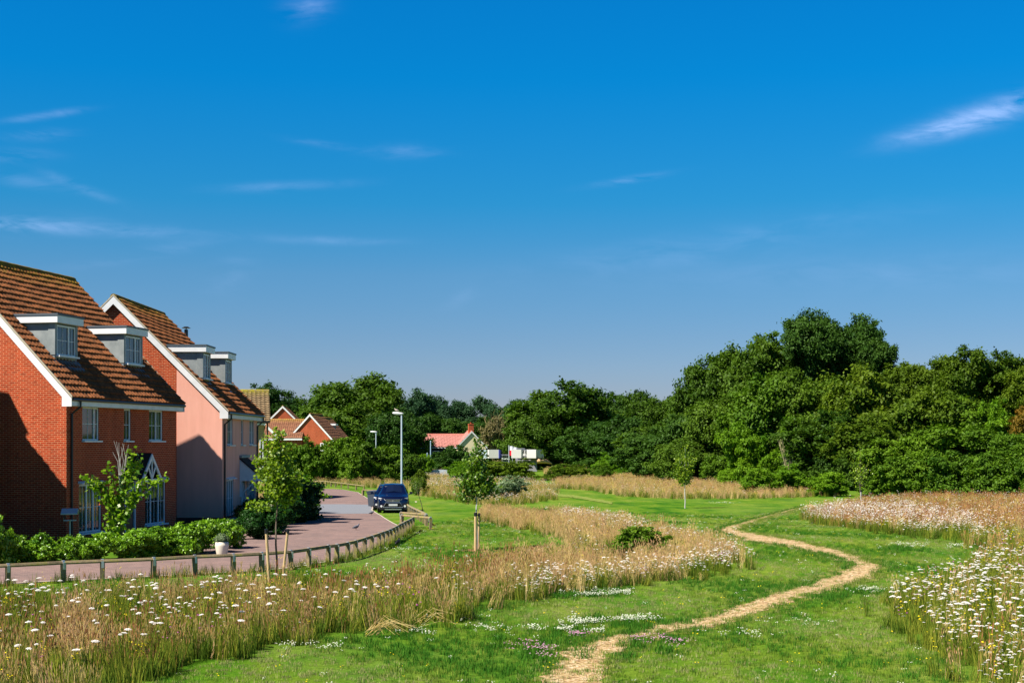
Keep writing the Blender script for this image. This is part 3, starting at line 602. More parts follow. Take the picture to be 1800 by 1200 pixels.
# ------------------------------------------------------------ foliage protos
def crown_mesh(name, seed, lobes=16, sub=26, per=110, leaf=.030, lr=(.26, .44), sr=(.05, .11), squash=.8, fill=True):
    """crown of leaf faces: big lobes, each carrying many small tufts, so gaps and dark hollows stay between them"""
    g = np.random.default_rng(seed); C = []
    def unit(n):
        q = g.normal(size=(n, 3)); return q/np.linalg.norm(q, axis=1)[:, None]
    LC = []; k = 0
    while len(LC) < lobes:
        p = unit(1)[0]
        if p[2] < -.8: continue
        r = g.uniform(.45, .68) if len(LC) > 3 else g.uniform(.05, .3)
        LC.append((*(p*r*np.array([1, 1, .95])), g.uniform(*lr)))
    LC = np.array(LC); sc = []; sn = []
    for x, y, z, r in LC:
        d = unit(sub); d[:, 2] = d[:, 2]*.9+.15; rr_ = r*g.uniform(.55, 1.12, sub); sc.append(np.array([x, y, z])+d*rr_[:, None]*np.array([1, 1, squash])); sn.append(d)
    sc = np.concatenate(sc); sn = np.concatenate(sn); ns = len(sc); srad = g.uniform(*sr, ns)
    cnt = g.poisson(per*(srad/np.mean(sr))**1.6); k = np.repeat(np.arange(ns), cnt); nl = len(k)
    P = sc[k]+g.normal(size=(nl, 3))*srad[k][:, None]*.62*np.array([1.15, 1.15, .7])
    nrm = sn[k]*.45+g.normal(size=(nl, 3))*.55+np.array([0, 0, .55]); nrm /= np.linalg.norm(nrm, axis=1)[:, None]
    t1 = np.cross(nrm, g.normal(size=(nl, 3))); t1 /= np.linalg.norm(t1, axis=1)[:, None]; t2 = np.cross(nrm, t1)
    s = leaf*g.uniform(.5, 1.4, nl)[:, None]
    V = np.stack([P-t1*s, P+t2*s*.55+nrm*s*.2, P+t1*s, P-t2*s*.55+nrm*s*.2], 1).reshape(-1, 3)
    lo = np.repeat(g.uniform(0, 1, lobes), sub)
    tint = np.clip(lo[k]*.35+g.uniform(0, 1, ns)[k]*.35+g.uniform(0, .35, nl), 0, 1)
    lo_ = np.percentile(V, .8, axis=0); hi_ = np.percentile(V, 99.2, axis=0); V = (V-(lo_+hi_)/2)/((hi_-lo_)/2)
    return np_mesh(name, V, np.arange(nl*4).reshape(-1, 4), tint, [LF['oak']])
CR = [crown_mesh('crown', 11+i, 18, 30, 100) for i in range(4)]
CRL = [crown_mesh('crown', 31, 15, 22, 70, lr=(.2, .36), sr=(.04, .08))]            # looser
CRC = CR
BU = [crown_mesh('foliage', 51+i, 13, 22, 60, .045, lr=(.34, .5)) for i in range(3)]
SH = [crown_mesh('foliage', 61+i, 13, 22, 46, .055, lr=(.36, .5), sr=(.07, .14)) for i in range(4)]
def trunk_mesh(seed, r=.32, h=1.0):
    g = random.Random(seed); m = MB(); pts = [(0, 0, 0), (.02, .01, h*.2), (.0, .03, h*.45), (-.03, .02, h*.7), (0, 0, h*.92)]
    m.tube(pts, [r*.05*1.25, r*.05, r*.042, r*.028, r*.01], 8)
    for k in range(9):
        z = h*g.uniform(.18, .7); a_ = g.uniform(0, 6.28); l = g.uniform(.15, .34)
        m.tube([(0, 0, z), (math.cos(a_)*l*.9, math.sin(a_)*l*.9, z+l*.3), (math.cos(a_)*l*1.6, math.sin(a_)*l*1.6, z+l*.7)], [r*.024, r*.015, r*.005], 5)
    o = m.build('trunk', BARK); me = o.data; bpy.data.objects.remove(o); return me
TR = [trunk_mesh(i, 1.0) for i in range(4)]
def setmat(o, m):
    o.material_slots[0].link = 'OBJECT'; o.material_slots[0].material = m
def tree(name, loc, h, w, mk, label, proto=None, low=.12, depth=None, group=None, cat='tree', rz=None):
    """h total height, w crown half width in metres"""
    r = empty(name, loc, 0, label=label, cat=cat, group=group)
    t = bpy.data.objects.new('trunk', random.choice(TR)); COL.objects.link(t); t.parent = r; t.scale = (h*.34, h*.34, h*.88)
    me = proto or random.choice(CR); c = bpy.data.objects.new('crown', me); COL.objects.link(c); c.parent = r
    w = w*1.3; ch = min(h*(1-low)/2, w*1.12); c.location = (0, 0, h*.968-ch); c.scale = (w*1.0, (depth or w)*1.0, ch*.985); c.rotation_euler.z = random.uniform(0, 6.28) if rz is None else rz
    if depth: c.rotation_euler.z = 0
    setmat(c, LF[mk])
    if h-2*ch > .12*h:      # the lower boughs, down to the undergrowth
        c2 = bpy.data.objects.new('lower_crown', random.choice(CR)); COL.objects.link(c2); c2.parent = r; z0 = h*(low*.35); c2.scale = (w*.95, w*.8, (h-ch*1.2-z0)/2); c2.location = (random.uniform(-.2, .2)*w, 0, z0+(h-ch*1.2-z0)/2); c2.rotation_euler.z = random.uniform(0, 6.28); setmat(c2, LF[mk])
    return r
def ptree(px, top, hw, D, mk, label, **k):
    x = (px-900)/F*D; g = float(ground(x, D)); h = H+(HY-top)*D/F-g
    return tree(k.pop('name', 'tree'), (x, D, g), h, hw*D/F, mk, label, **k)
# right-hand wood
G1 = 'trees of the wood on the right'
RW = [(1225, 690, 40, 178, 'oak', 'tree with slanting crown at the left end of the right hand wood'), (1262, 628, 45, 176, 'oak', 'tall tree rising on the left shoulder of the right hand wood'),
 (1312, 600, 50, 174, 'oak', 'broad green tree left of the tallest crown in the wood'), (1372, 584, 45, 176, 'mid', 'feathery topped tree directly left of the tallest dark crown'),
 (1422, 546, 44, 172, 'dark', 'tallest tree of the wood with an open leafy top'), (1485, 556, 44, 174, 'dark', 'dark tall tree forming the right half of the highest crown'),
 (1540, 596, 30, 172, 'dark', 'dark tree whose crown ends the highest group on its right side'), (1592, 640, 36, 168, 'olive', 'lower olive tree in the dip right of the highest crowns'),
 (1642, 630, 42, 165, 'olive', 'olive green tree left of the middle of the right hand ridge of crowns'), (1692, 614, 44, 163, 'olive', 'round olive tree at the top of the right hand ridge of crowns'),
 (1748, 622, 44, 163, 'olive', 'olive tree between the ridge top and the right edge of the photo'), (1800, 644, 40, 160, 'olive', 'tree cut by the right edge of the photo at the wood top'),
 (1215, 735, 48, 168, 'dark', 'dark tree in the left foot of the wood behind the vase shaped sapling'), (1262, 700, 45, 164, 'oak', 'tree in the second row behind the pale barked sapling'),
 (1345, 668, 56, 160, 'mid', 'deep green tree below the left shoulder of the wood'), (1412, 650, 50, 158, 'oak', 'green tree under the tallest crown'),
 (1482, 655, 62, 158, 'olive', 'brownish green tree in the centre of the wood'), (1560, 690, 62, 154, 'olive', 'yellow green topped tree below the dip in the skyline'),
 (1640, 690, 60, 152, 'olive', 'wide olive tree halfway up the right hand slope of foliage'), (1712, 700, 56, 150, 'mid', 'mid green tree to the left of the yellowing maple'),
 (1770, 705, 44, 146, 'bright', 'yellow green tree just behind the orange tinged one by the right edge'), (1822, 690, 36, 142, 'autumn', 'tree with orange tinged leaves at the right edge'),
 (1310, 742, 34, 144, 'bright', 'bright light green small tree at the foot of the wood'), (1378, 735, 34, 142, 'bright', 'small pale green maple beside bleached bare branches'),
 (1440, 728, 58, 140, 'oak', 'dark rounded tree at the front of the wood'), (1520, 735, 58, 138, 'olive', 'rounded tree behind the sparse yellow green sapling'),
 (1595, 760, 56, 134, 'mid', 'tree at the front of the wood above the bramble bank'), (1668, 752, 56, 132, 'mid', 'leafy tree standing at the front of the wood right of the sparse sapling'),
 (1738, 756, 50, 130, 'mid', 'green tree at the front below the yellow green one'), (1800, 765, 44, 126, 'mid', 'green tree low at the right edge in front of the orange tinged one'),
 (1155, 755, 50, 172, 'dark', 'dark low tree between the far oak and the wood'), (1195, 770, 35, 160, 'oak', 'small dark tree behind the vase shaped sapling crown')]
for t_ in RW:
    pr = {'autumn': CRL[0], 'bright': CRL[0]}.get(t_[4]); 
    if t_[0] in (1425, 1372): pr = CRL[0]
    ptree(*t_, group=G1, proto=pr, low=.06 if t_[3] < 165 else .12, name={'dark': 'oak_tree', 'oak': 'oak_tree', 'olive': 'maple_tree', 'bright': 'maple_tree', 'mid': 'ash_tree', 'autumn': 'maple_tree'}[t_[4]])
# far tree line
G2 = 'distant trees along the horizon'
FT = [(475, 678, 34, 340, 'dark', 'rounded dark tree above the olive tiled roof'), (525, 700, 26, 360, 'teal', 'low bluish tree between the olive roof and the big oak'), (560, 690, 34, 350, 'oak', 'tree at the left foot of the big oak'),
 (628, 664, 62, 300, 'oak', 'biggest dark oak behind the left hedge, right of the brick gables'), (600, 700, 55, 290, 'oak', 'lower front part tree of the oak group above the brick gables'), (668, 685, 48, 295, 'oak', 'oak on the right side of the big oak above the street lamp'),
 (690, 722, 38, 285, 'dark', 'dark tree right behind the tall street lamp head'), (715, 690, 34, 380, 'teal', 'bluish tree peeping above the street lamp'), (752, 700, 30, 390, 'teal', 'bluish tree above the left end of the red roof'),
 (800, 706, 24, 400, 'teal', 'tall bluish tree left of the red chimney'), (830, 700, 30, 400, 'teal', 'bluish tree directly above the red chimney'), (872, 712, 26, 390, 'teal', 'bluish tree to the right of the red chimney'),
 (905, 708, 26, 380, 'teal', 'bluish tree behind the bare brownish tree'), (935, 696, 30, 360, 'dark', 'tree touching the left side of the round oak'),
 (868, 735, 26, 330, 'brown', 'half bare brownish tree right of the cream gable'), (985, 678, 62, 290, 'oak', 'large round oak standing over the building site cabins'), (940, 715, 40, 285, 'oak', 'left lower bough heavy oak above the flags'),
 (1040, 700, 40, 300, 'oak', 'oak on the right flank of the large round oak'), (1075, 694, 30, 350, 'dark', 'dark tree top right behind the round oak'), (1105, 702, 28, 345, 'dark', 'dark tree in the low part of the skyline before the wood'),
 (1145, 690, 36, 260, 'oak', 'oak at the low left end of the wood on the skyline'), (1185, 688, 34, 240, 'oak', 'oak joining the wood at its left end'), (1095, 735, 45, 240, 'dark', 'dark tree behind the far post and rail fence'), (1040, 745, 42, 250, 'dark', 'dark tree under the round oak near the fence'),
 (1140, 745, 40, 215, 'oak', 'tree at the edge of the straw coloured field'), (770, 730, 30, 360, 'dark', 'dark low tree behind the red tiled roof'), (845, 735, 30, 360, 'dark', 'dark low tree behind the cream gable')]
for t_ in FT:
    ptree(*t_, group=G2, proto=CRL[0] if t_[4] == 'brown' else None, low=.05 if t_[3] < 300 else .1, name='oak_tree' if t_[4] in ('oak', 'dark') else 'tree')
def bush(name, px, top, base, hw, mk, label, proto=None, group=None, D=None, dep=None, cat='bush'):
    if D: x = (px-900)/F*D; y = D
    else: x, y = at(px, base)
    g = float(ground(x, y)); z = H+(HY-top)*y/F; h = z-g
    o = bpy.data.objects.new(name, proto or random.choice(BU)); COL.objects.link(o); o.location = (x, y, g+h*.48); w = hw*y/F
    o.scale = (w*1.0, (dep or w)*1.0, h*.52); o.rotation_euler.z = random.uniform(0, 6.28) if not dep else 0; setmat(o, LF[mk]); tag(o, label, cat, group); return o
G3 = 'tall hedge bushes behind the far rail'
for i, (px, top, hw, mk, lb) in enumerate([(478, 800, 26, 'hedgedark', 'dark bush behind the pink house corner'), (505, 782, 26, 'mid', 'leftmost tall hedge bush, beside the staked sapling top'), (542, 778, 28, 'mid', 'hedge bush under the wide brown far roof'),
    (580, 776, 30, 'mid', 'hedge bush below the front far gable'), (620, 772, 30, 'mid', 'hedge bush with the highest rounded top left of the lamp'), (655, 782, 30, 'oak', 'hedge bush with the little lamp rising behind it'), (690, 786, 28, 'mid', 'hedge bush directly behind the tall street lamp'), (722, 800, 22, 'oak', 'dark bush at the right end of the tall hedge')]):
    bush('hedge_bush', px, top, 849, hw*1.15, mk, lb, group=G3, D=166+random.uniform(-2, 2))
for a_ in [(806, 784, 812, 20, 'dark', 'dark bush hiding the lower cream gable', 250), (778, 796, 815, 24, 'dark', 'dark bush below the red roof', 250), (745, 800, 820, 14, 'bright', 'little yellow green tree right of the street lamp', 200),
           (812, 812, 850, 22, 'bright', 'pale green bush behind the staked sapling', 170), (870, 812, 838, 34, 'olive', 'bush in front of the building site', 190), (915, 810, 836, 28, 'olive', 'bush below the white cabins', 185), (985, 816, 840, 26, 'olive', 'low bush left of the two meadow bushes', 180), (1020, 820, 838, 20, 'olive', 'low green bush in the meadow below the far fence', 178), (1058, 818, 838, 17, 'mid', 'small round bush right of its neighbour below the far fence', 176)]:
    bush('bush', a_[0], a_[1], a_[2], a_[3]*1.15, a_[4], a_[5], D=a_[6])
bush('willow_bush', 888, 838, 880, 36, 'silver', 'silvery grey green willow bush behind the meadow strip', proto=CRL[0])
bush('willow_bush', 738, 828, 870, 16, 'olive', 'feathery green shrub growing beside the leaning sapling', proto=CRL[0])
bush('broom_bush', 1120, 927, 982, 46, 'mid', 'dark green bush growing out of the straw coloured meadow strip', proto=BU[1])
bush('bush', 940, 893, 912, 40, 'mid', 'low dark green plant clump behind the meadow strip')
# bramble bank at the foot of the wood
for i, (px, top, hw) in enumerate([(1385, 822, 40), (1330, 826, 30), (1450, 832, 36), (1560, 812, 42), (1615, 800, 44), (1670, 796, 44), (1725, 800, 44), (1780, 796, 44), (1820, 805, 30)]):
    bush('bramble_bush', px, top, 858, hw, 'bright' if i < 3 else 'mid', ('bright green bramble right of the pale leaved maple', 'bright low bramble under the light green small tree', 'bright bramble at the left of the sparse young tree', 'bramble just right of the sparse young tree', 'second bramble clump right of the sparse young tree', 'third bramble clump right of the sparse young tree', 'bramble clump third from the right edge', 'bramble clump next to the right edge', 'bramble cut by the right edge')[i], group='brambles under the wood', D=120-i*1.5)
for i, (px, D_) in enumerate([(1040, 236), (1085, 228), (1130, 212), (1170, 190), (1215, 160), (1260, 152), (1330, 142), (1372, 137), (1415, 135), (1460, 133), (1500, 130)]):
    bush('undergrowth_bush', px, 806-i*.6, 850, 30, ('dark', 'oak', 'mid')[i % 3], ('first', 'second', 'third', 'fourth', 'fifth', 'sixth', 'seventh', 'eighth', 'ninth', 'tenth', 'eleventh')[i]+' bush from the left in the undergrowth at the foot of the wood', group='undergrowth at the foot of the wood', D=D_+4)
for i, px in enumerate((1075, 1115, 1155, 1200)):
    bush('bramble_bush', px, 800, 815, 28, 'bright', ('leftmost', 'second', 'third', 'rightmost')[i]+' bright bracken clump under the trees behind the straw field', group='bracken under the far trees', D=205-i*6)
def wiltw(name, px, py, n, h, D, label, m, spread=.35):
    b = at3(px, py) if D is None else g3((px-900)/F*D, D); mb = MB()
    for k in range(n):
        a_ = random.uniform(0, 6.28); l = h*random.uniform(.7, 1); s_ = spread*random.uniform(.2, 1)
        p1 = Vector((math.cos(a_)*s_*.4, math.sin(a_)*s_*.4, l*.5)); p2 = Vector((math.cos(a_)*s_, math.sin(a_)*s_, l))
        mb.tube([(0, 0, 0), p1, p2], [.03*h/3, .02*h/3, .006*h/3], 4)
        for j in range(3):
            q = p1.lerp(p2, random.random()); d = Vector((random.uniform(-1, 1), random.uniform(-1, 1), random.uniform(.3, 1)))*h*.16; mb.tube([q, q+d], [.012*h/3, .004*h/3], 3)
    o = mb.build(name, m, None, b); tag(o, label, 'tree'); return o
wiltw('dead_shrub', 1388, 0, 16, 5.6, 138, 'bleached bare branches of a dead shrub at the front of the wood', mat('bleached_twig', (.42, .36, .20), .9, .1), 1.5)
wiltw('dead_tree', 868, 0, 30, 12.5, 328, 'bare brownish branches of a dying tree beside the cream gable', mat('twig', (.22, .18, .08), .9, .1), 3.6)
# house hedge
GH = 'evergreen shrubs along the front of the houses'
hp = [(-12, 905, 996, 38, 'shrub cut by the left edge, tall and lit from above'), (30, 940, 993, 32, 'round shrub beside the tall one at the left edge'), (76, 937, 991, 34, 'round shrub in front of the shaded gable'), (132, 940, 989, 30, 'shrub in front of the bird table'), (180, 936, 987, 40, 'shrub under the cherry'),
      (238, 930, 984, 38, 'shrub in front of the brick house door'), (282, 926, 981, 36, 'shrub before the right ground floor window'), (322, 920, 978, 38, 'shrub at the corner of the brick house'), (362, 914, 974, 38, 'shrub in front of the pink gable'), (402, 912, 966, 30, 'last shrub of the front row, beside the cream plant pot')]
for i, (px, top, base, hw, lb) in enumerate(hp):
    x, y = at(px, base); bush('shrub', px, top+2, base, hw*.92, 'hedge', lb, proto=SH[i % 4], group=GH, D=y+.6, cat='shrub')
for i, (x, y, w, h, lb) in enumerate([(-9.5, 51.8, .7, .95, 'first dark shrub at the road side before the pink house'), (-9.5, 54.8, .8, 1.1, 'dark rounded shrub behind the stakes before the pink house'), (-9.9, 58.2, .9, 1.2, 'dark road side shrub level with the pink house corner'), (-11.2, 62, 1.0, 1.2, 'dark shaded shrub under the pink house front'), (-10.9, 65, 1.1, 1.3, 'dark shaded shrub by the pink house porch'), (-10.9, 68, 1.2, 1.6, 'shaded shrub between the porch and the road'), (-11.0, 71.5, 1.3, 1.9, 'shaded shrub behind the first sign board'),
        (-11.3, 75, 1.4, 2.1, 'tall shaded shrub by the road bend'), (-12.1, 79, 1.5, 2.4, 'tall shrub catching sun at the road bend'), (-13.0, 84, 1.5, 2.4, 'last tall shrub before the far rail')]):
    o = bpy.data.objects.new('shrub', SH[i % 3]); COL.objects.link(o); g = float(ground(x, y)); o.location = (x, y, g+h*.45); o.scale = (w*.9, w*.9, h*.52); o.rotation_euler.z = i; setmat(o, LF['hedge' if i > 7 else 'hedgedark']); tag(o, lb, 'shrub', 'shrubs in the shade along the pink house')  # all but the last two shrubs carry shade in their leaf colour
# ------------------------------------------------------------ saplings
def leaves_np(P, g, leaf, droop=.3, asp=.42):
    nl = len(P); nrm = g.normal(size=(nl, 3))+np.array([0, -.2, .6]); nrm /= np.linalg.norm(nrm, axis=1)[:, None]
    t1 = g.normal(size=(nl, 3)); t1[:, 2] -= droop*2; t1 -= nrm*(t1*nrm).sum(1)[:, None]; t1 /= np.linalg.norm(t1, axis=1)[:, None]; t2 = np.cross(nrm, t1)
    s = leaf*g.uniform(.6, 1.25, nl)[:, None]
    a_ = P; b_ = P+t1*s*.45+t2*s*asp; c_ = P+t1*s; d_ = P+t1*s*.45-t2*s*asp
    return np.stack([a_, b_, c_, d_], 1).reshape(-1, 3)
def sapling(name, base, h, branches, leaf, nleaf, mk, label, seed, bark=BARK, lean=(0, 0), tr=.03, spread=.12, group=None, extra=None):
    """branches: list of (start_z, end (x,y,z)) in metres from base"""
    g = np.random.default_rng(seed); r = empty(name, base, 0, label=label, cat='tree', group=group)
    T = lambda z: Vector((lean[0]*z/h+.02*math.sin(z*4), lean[1]*z/h+.02*math.cos(z*3), z))
    mb = MB(); mb.tube([T(h*k/8) for k in range(9)], [tr*(1-.8*k/8) for k in range(9)], 7); trk = mb.build('trunk', bark, r)
    P = []; bm = MB(); tot = sum((Vector(e)-T(z0)).length for z0, e in branches)+h*.4
    for z0, e in branches:
        s = T(z0); e = Vector(e); m = s.lerp(e, .5)+Vector((0, 0, -.05*(e-s).length)); bm.tube([s, m, e], [tr*.45, tr*.3, .004], 5)
        n = int(nleaf*(e-s).length/tot); u = g.uniform(.18, 1.05, n)
        Q = np.array(s)[None]*((1-u)**2)[:, None]+2*np.array(m)[None]*(u*(1-u))[:, None]+np.array(e)[None]*(u**2)[:, None]
        P.append(Q+g.normal(size=(n, 3))*spread*np.array([1, 1, .8]))
    n = int(nleaf*h*.4/tot); u = g.uniform(.6, 1.0, n); P.append(np.array([T(h*q) for q in u])+g.normal(size=(n, 3))*spread*.7)
    P = np.concatenate(P); V = leaves_np(P, g, leaf)
    me = np_mesh('crown', V, np.arange(len(V)).reshape(-1, 4), np.clip(g.uniform(0, 1, len(P)), 0, 1), [LF[mk]])
    c = bpy.data.objects.new('crown', me); COL.objects.link(c); c.parent = r
    bm.build('branches', bark, r)
    return r
def fan(z0, z1, n, w0, w1, up, g, h):
    out = []
    for i in range(n):
        t_ = i/(n-1); z = z0+(z1-z0)*t_; a_ = i*2.4+g.uniform(-.4, .4); l = (w0+(w1-w0)*t_)*g.uniform(.75, 1.1)
        out.append((z, (math.cos(a_)*l, math.sin(a_)*l, z+up*l)))
    return out
g_ = random.Random(3)
b1 = at3(486, 1025)
br = fan(2.0, 3.3, 26, .62, .22, .55, g_, 3.8)+[(1.95, (-.62, 0, 1.98)), (2.0, (.5, 0, 2.15)), (2.1, (.55, -.1, 2.75)), (2.2, (-.5, .1, 3.1)), (2.1, (-.25, .1, 3.6)), (2.3, (.1, 0, 3.7)), (2.1, (.6, .1, 2.35))]
sapling('young_tree', b1, 3.85, br, .085, 4600, 'young', 'young staked tree with pale green leaves in front of the pink house', 5, tr=.03, spread=.085)
def stake(px, py, top, label, r=.045, lean=0, cap=True):
    b = at3(px, py); h = (py-top)*b.y/F; m = MB(); m.tube([(0, 0, -.05), (lean*.5, 0, h*.5), (lean, 0, h)], [r, r*.97, r*.92], 10)
    o = m.build('tree_stake', STAKE, None, b); tag(o, label, 'stake', 'timber stakes of the young trees')
    if cap: c = MB(); c.tube([(lean, 0, h-.10), (lean, 0, h+.012)], r*1.12, 10); c.tube([(lean, 0, h-.06), (lean+.16*(1 if px < 486 or 800 < px < 837 else -1), .0, h-.05)], .012, 5); c.build('rubber_tie', BLACK, o)
    return o
stake(473.5, 1026, 930, 'left stake of the young tree before the pink house', .038, -.08); stake(496, 1026, 930, 'right leaning stake of the young tree before the pink house', .034, .14)
b2 = at3(838, 967)
br = fan(1.75, 3.2, 24, .55, .12, .35, g_, 3.6)+[(1.8, (-.62, 0, 2.15)), (1.8, (.6, 0, 2.2)), (1.9, (.5, .1, 2.35)), (1.85, (-.5, -.1, 2.45)), (1.7, (-.6, 0, 1.75)), (2.0, (-.3, 0, 2.9)), (2, (.15, 0, 3.3))]
sapling('young_tree', b2, 3.65, br, .105, 3000, 'youngd', 'young tree with a white stem tied to a stake in the middle of the lawn', 6, bark=PALEBARK, tr=.028, spread=.10)
stake(836, 968, 901, 'near stake of the white stemmed tree on the lawn', .05, 0); stake(841, 966, 902, 'thin stake behind the white stemmed tree on the lawn', .032, .02)
pm = MB(); pm.tube([(0, 0, -.02), (0, 0, .02)], [.85, .55], 18); po_ = pm.build('soil_patch', mat('bare_soil', (.20, .11, .05), 1, .05), None, b2); po_.scale = (1, .8, 1); tag(po_, 'round patch of bare soil at the foot of the staked lawn tree', kind='structure')
b3 = at3(1204, 893); h3 = (893-783)*b3.y/F
br = [(1.5+.05*i, (math.cos(i*2.4)*(.28+.02*i), math.sin(i*2.4)*.3, 2.1+.09*i)) for i in range(14)]+[(1.45, (-.75, 0, 2.35)), (1.5, (-.55, 0, 2.2)), (1.6, (.42, 0, 2.9)), (1.6, (-.25, 0, 3.1)), (1.7, (.2, 0, 3.2))]
sapling('young_tree', b3, h3, br, .13, 2600, 'young', 'vase shaped young tree with a pale bare stem on the right of the lawn', 7, bark=PALEBARK, tr=.04, spread=.13)
b4 = at3(743, 897); br = [(1.0, (-.75+.1*i, .1*(i % 3), 1.75+.06*(i % 4))) for i in range(8)]
sapling('young_tree', b4, 1.7, br, .06, 500, 'youngd', 'small leaning young tree beside the end of the rail behind the parked car', 8, lean=(-.42, 0), tr=.028, spread=.13)
lb = MB(); lb.box(-.06, -.01, 0, .06, .01, .09); lo = lb.build('plant_label', mat('pale_tag', (.75, .62, .5), .7, .2), None, at3(731, 885)+Vector((0, 0, .1))); tag(lo, 'small pale tag near the foot of the leaning young tree', 'tag')
b5 = g3((1513-900)/F*88, 88); b5 = at3(1512, 888); h5 = (888-782)*b5.y/F
br = [(1.25+.05*i, (math.cos(i*2.4)*(.55), math.sin(i*2.4)*.5, 1.9+.08*i)) for i in range(14)]
sapling('young_tree', b5, h5, br, .10, 520, 'cherry', 'sparse yellow green young tree standing in white flowers before the brambles', 9, tr=.03, spread=.13)
m = MB(); m.tube([(0, 0, 0), (0, 0, 1.05)], .035, 8); so = m.build('tree_stake', PALEBARK, None, b5+Vector((.03, -.1, 0))); tag(so, 'pale stake of the sparse young tree among white flowers', 'stake', 'timber stakes of the young trees'); c = MB(); c.tube([(0, 0, .93), (0, 0, 1.07)], .045, 8); c.build('rubber_tie', BLACK, so)
# cherry in front of the brick house
bc = g3((213-900)/F*46.2, 46.2); sc = 46.2/F
def cp(px, py): return ((px-213)*sc, random.uniform(-.15, .1), H+(HY-py)*sc-bc.z)
br = [(1.2, cp(152, 838)), (1.4, cp(165, 842)), (1.1, cp(195, 822)), (1.2, cp(180, 850)), (1.3, cp(285, 838)), (1.4, cp(255, 842)), (1.6, cp(235, 790)), (1.6, cp(245, 806)), (1.6, cp(225, 830)), (.6, cp(185, 920)), (.6, cp(190, 900)), (.5, cp(180, 940)), (.5, cp(200, 938)), (.8, cp(225, 895)), (.9, cp(235, 880)), (.6, cp(215, 900)), (.6, cp(205, 880)), (.8, cp(190, 878))]
ch = sapling('cherry_tree', bc, 2.35, br, .15, 1500, 'cherry', 'young cherry with drooping bright leaves and bare top twigs in front of the brick house', 10, tr=.04, spread=.075)
m = MB()
for k in range(9):
    x0 = random.uniform(-.1, .12); m.tube([(x0*.3, 0, 1.7), (x0, .05, 2.5), (x0*1.6+random.uniform(-.08, .08), 0, 2.9), (x0*1.8+random.uniform(-.15, .15), 0, random.uniform(3.2, 3.6))], [.012, .009, .007, .004], 4)
m.build('bare_twigs', PALEBARK, ch)
for k, (px, py) in enumerate([(206, 868), (205, 860), (198, 870), (180, 884), (209, 858)]):
    P = np.array([cp(px, py)]*2)+RNG.normal(size=(2, 3))*.03; V = leaves_np(P, RNG, .13, 1.2)
    me = np_mesh('red_leaves', V, np.arange(len(V)).reshape(-1, 4), np.ones(2), [mat('red_leaf', (.6, .12, .03), .5, .3)]); o = bpy.data.objects.new('red_leaf', me); COL.objects.link(o); o.parent = ch
# ------------------------------------------------------------ timber rails
def rail_fence(pts, label, h=.5, w=.055, group=None, name='timber_rail', posts=None, strap=True, rr_=.062):
    b = Vector((pts[0][0], pts[0][1], float(ground(*pts[0])))); r = empty(name, b, 0, label=label, cat='fence', group=group)
    P = [g3(*p)-b for p in pts]; m = MB()
    pp = [p+Vector((0, 0, h)) for p in P]
    for a_, c_ in zip(pp, pp[1:]):            # square rail set on edge, butted at the posts
        d = (c_-a_).normalized(); a2, c2 = a_+d*.004, c_-d*.004; s = Vector((-d.y, d.x, 0)); u = Vector((0, 0, 1)); q = rr_
        prof = [s*q*.95-u*.01, s*q*.55+u*q*.62, -s*q*.55+u*q*.62, -s*q*.95-u*.01, -s*q*.7-u*q*.75, s*q*.7-u*q*.75]
        m.prism([a2+v for v in prof], c2-a2)
    m.build('rail', WOOD, r)
    for k, p in enumerate(P):
        d = (P[min(k+1, len(P)-1)]-P[max(k-1, 0)]).normalized(); ang = math.atan2(d.y, d.x)+random.uniform(-.15, .15)
        M = Matrix.Translation(p) @ Matrix.Rotation(ang, 4, 'Z') @ Matrix.Rotation(random.uniform(-.02, .02), 4, 'X'); q = MB(); q.box(-w, -w, -.2, w, w, h-.05, M=M); q.build('post', WOOD, r)
        if strap:
            q = MB(); q.box(-.032, -.075, h-.17, .032, -.066, h-.02, M=M); q.box(-.032, .066, h-.17, .032, .075, h-.02, M=M); q.box(-.032, -.075, h-.02, .032, -.045, h+.005, M=M)
            q.prism([M @ Vector((-.032, -.045, h+.0)), M @ Vector((-.032, -.034, h+.052)), M @ Vector((-.032, .034, h+.052)), M @ Vector((-.032, .045, h+.0))], (M.to_3x3() @ Vector((.064, 0, 0)))); q.build('strap', STEEL, r)
    return r
rail_fence(FW, 'long low timber knee rail curving along the near side of the block paved road')
e1 = at(757, 931); e2 = at(707, 925)
rail_fence([e2, e1], 'short low rail closing the gap at the end of the long knee rail')
e3 = at(750, 924); curve = [at(716, 901), at(718, 903), at(721, 905), at(725, 907.5), at(729, 910), at(734, 913), at(739, 916), at(744, 919.5), e3]
rail_fence(curve, 'low knee rail running back past the right side of the parked car')
rail_fence([at(705, 919), at(748.5, 923)], 'second short rail just behind the closing rail')
rail_fence([at(x, y) for x, y in [(548, 853), (556, 853.2), (565, 853.6), (573, 854), (582, 855), (590, 856), (600, 857.2), (612, 859), (626, 861), (640, 863)]], 'far pale knee rail in front of the tall hedge', h=.5, strap=False, w=.07)
rail_fence([at(638, 871), at(664, 872)], 'short knee rail beside the wheelie bin', strap=False, w=.08)
def postrail(pts, label, h, n2=2):
    b = Vector((pts[0][0], pts[0][1], float(ground(*pts[0])))); r = empty('post_and_rail_fence', b, 0, label=label, cat='fence'); P = [g3(*p)-b for p in pts]; m = MB()
    for a_, c_ in zip(P, P[1:]):
        for k in range(n2): z = h*(1-.45*k); m.tube([a_+Vector((0, 0, z)), c_+Vector((0, 0, z))], .055, 4)
    PW = mat('pale_fence_timber', (.48, .44, .38), .85, .15)
    m.build('rail', PW, r)
    for p in P: q = MB(); q.tube([p, p+Vector((0, 0, h+.1))], .07, 4); q.build('post', PW, r)
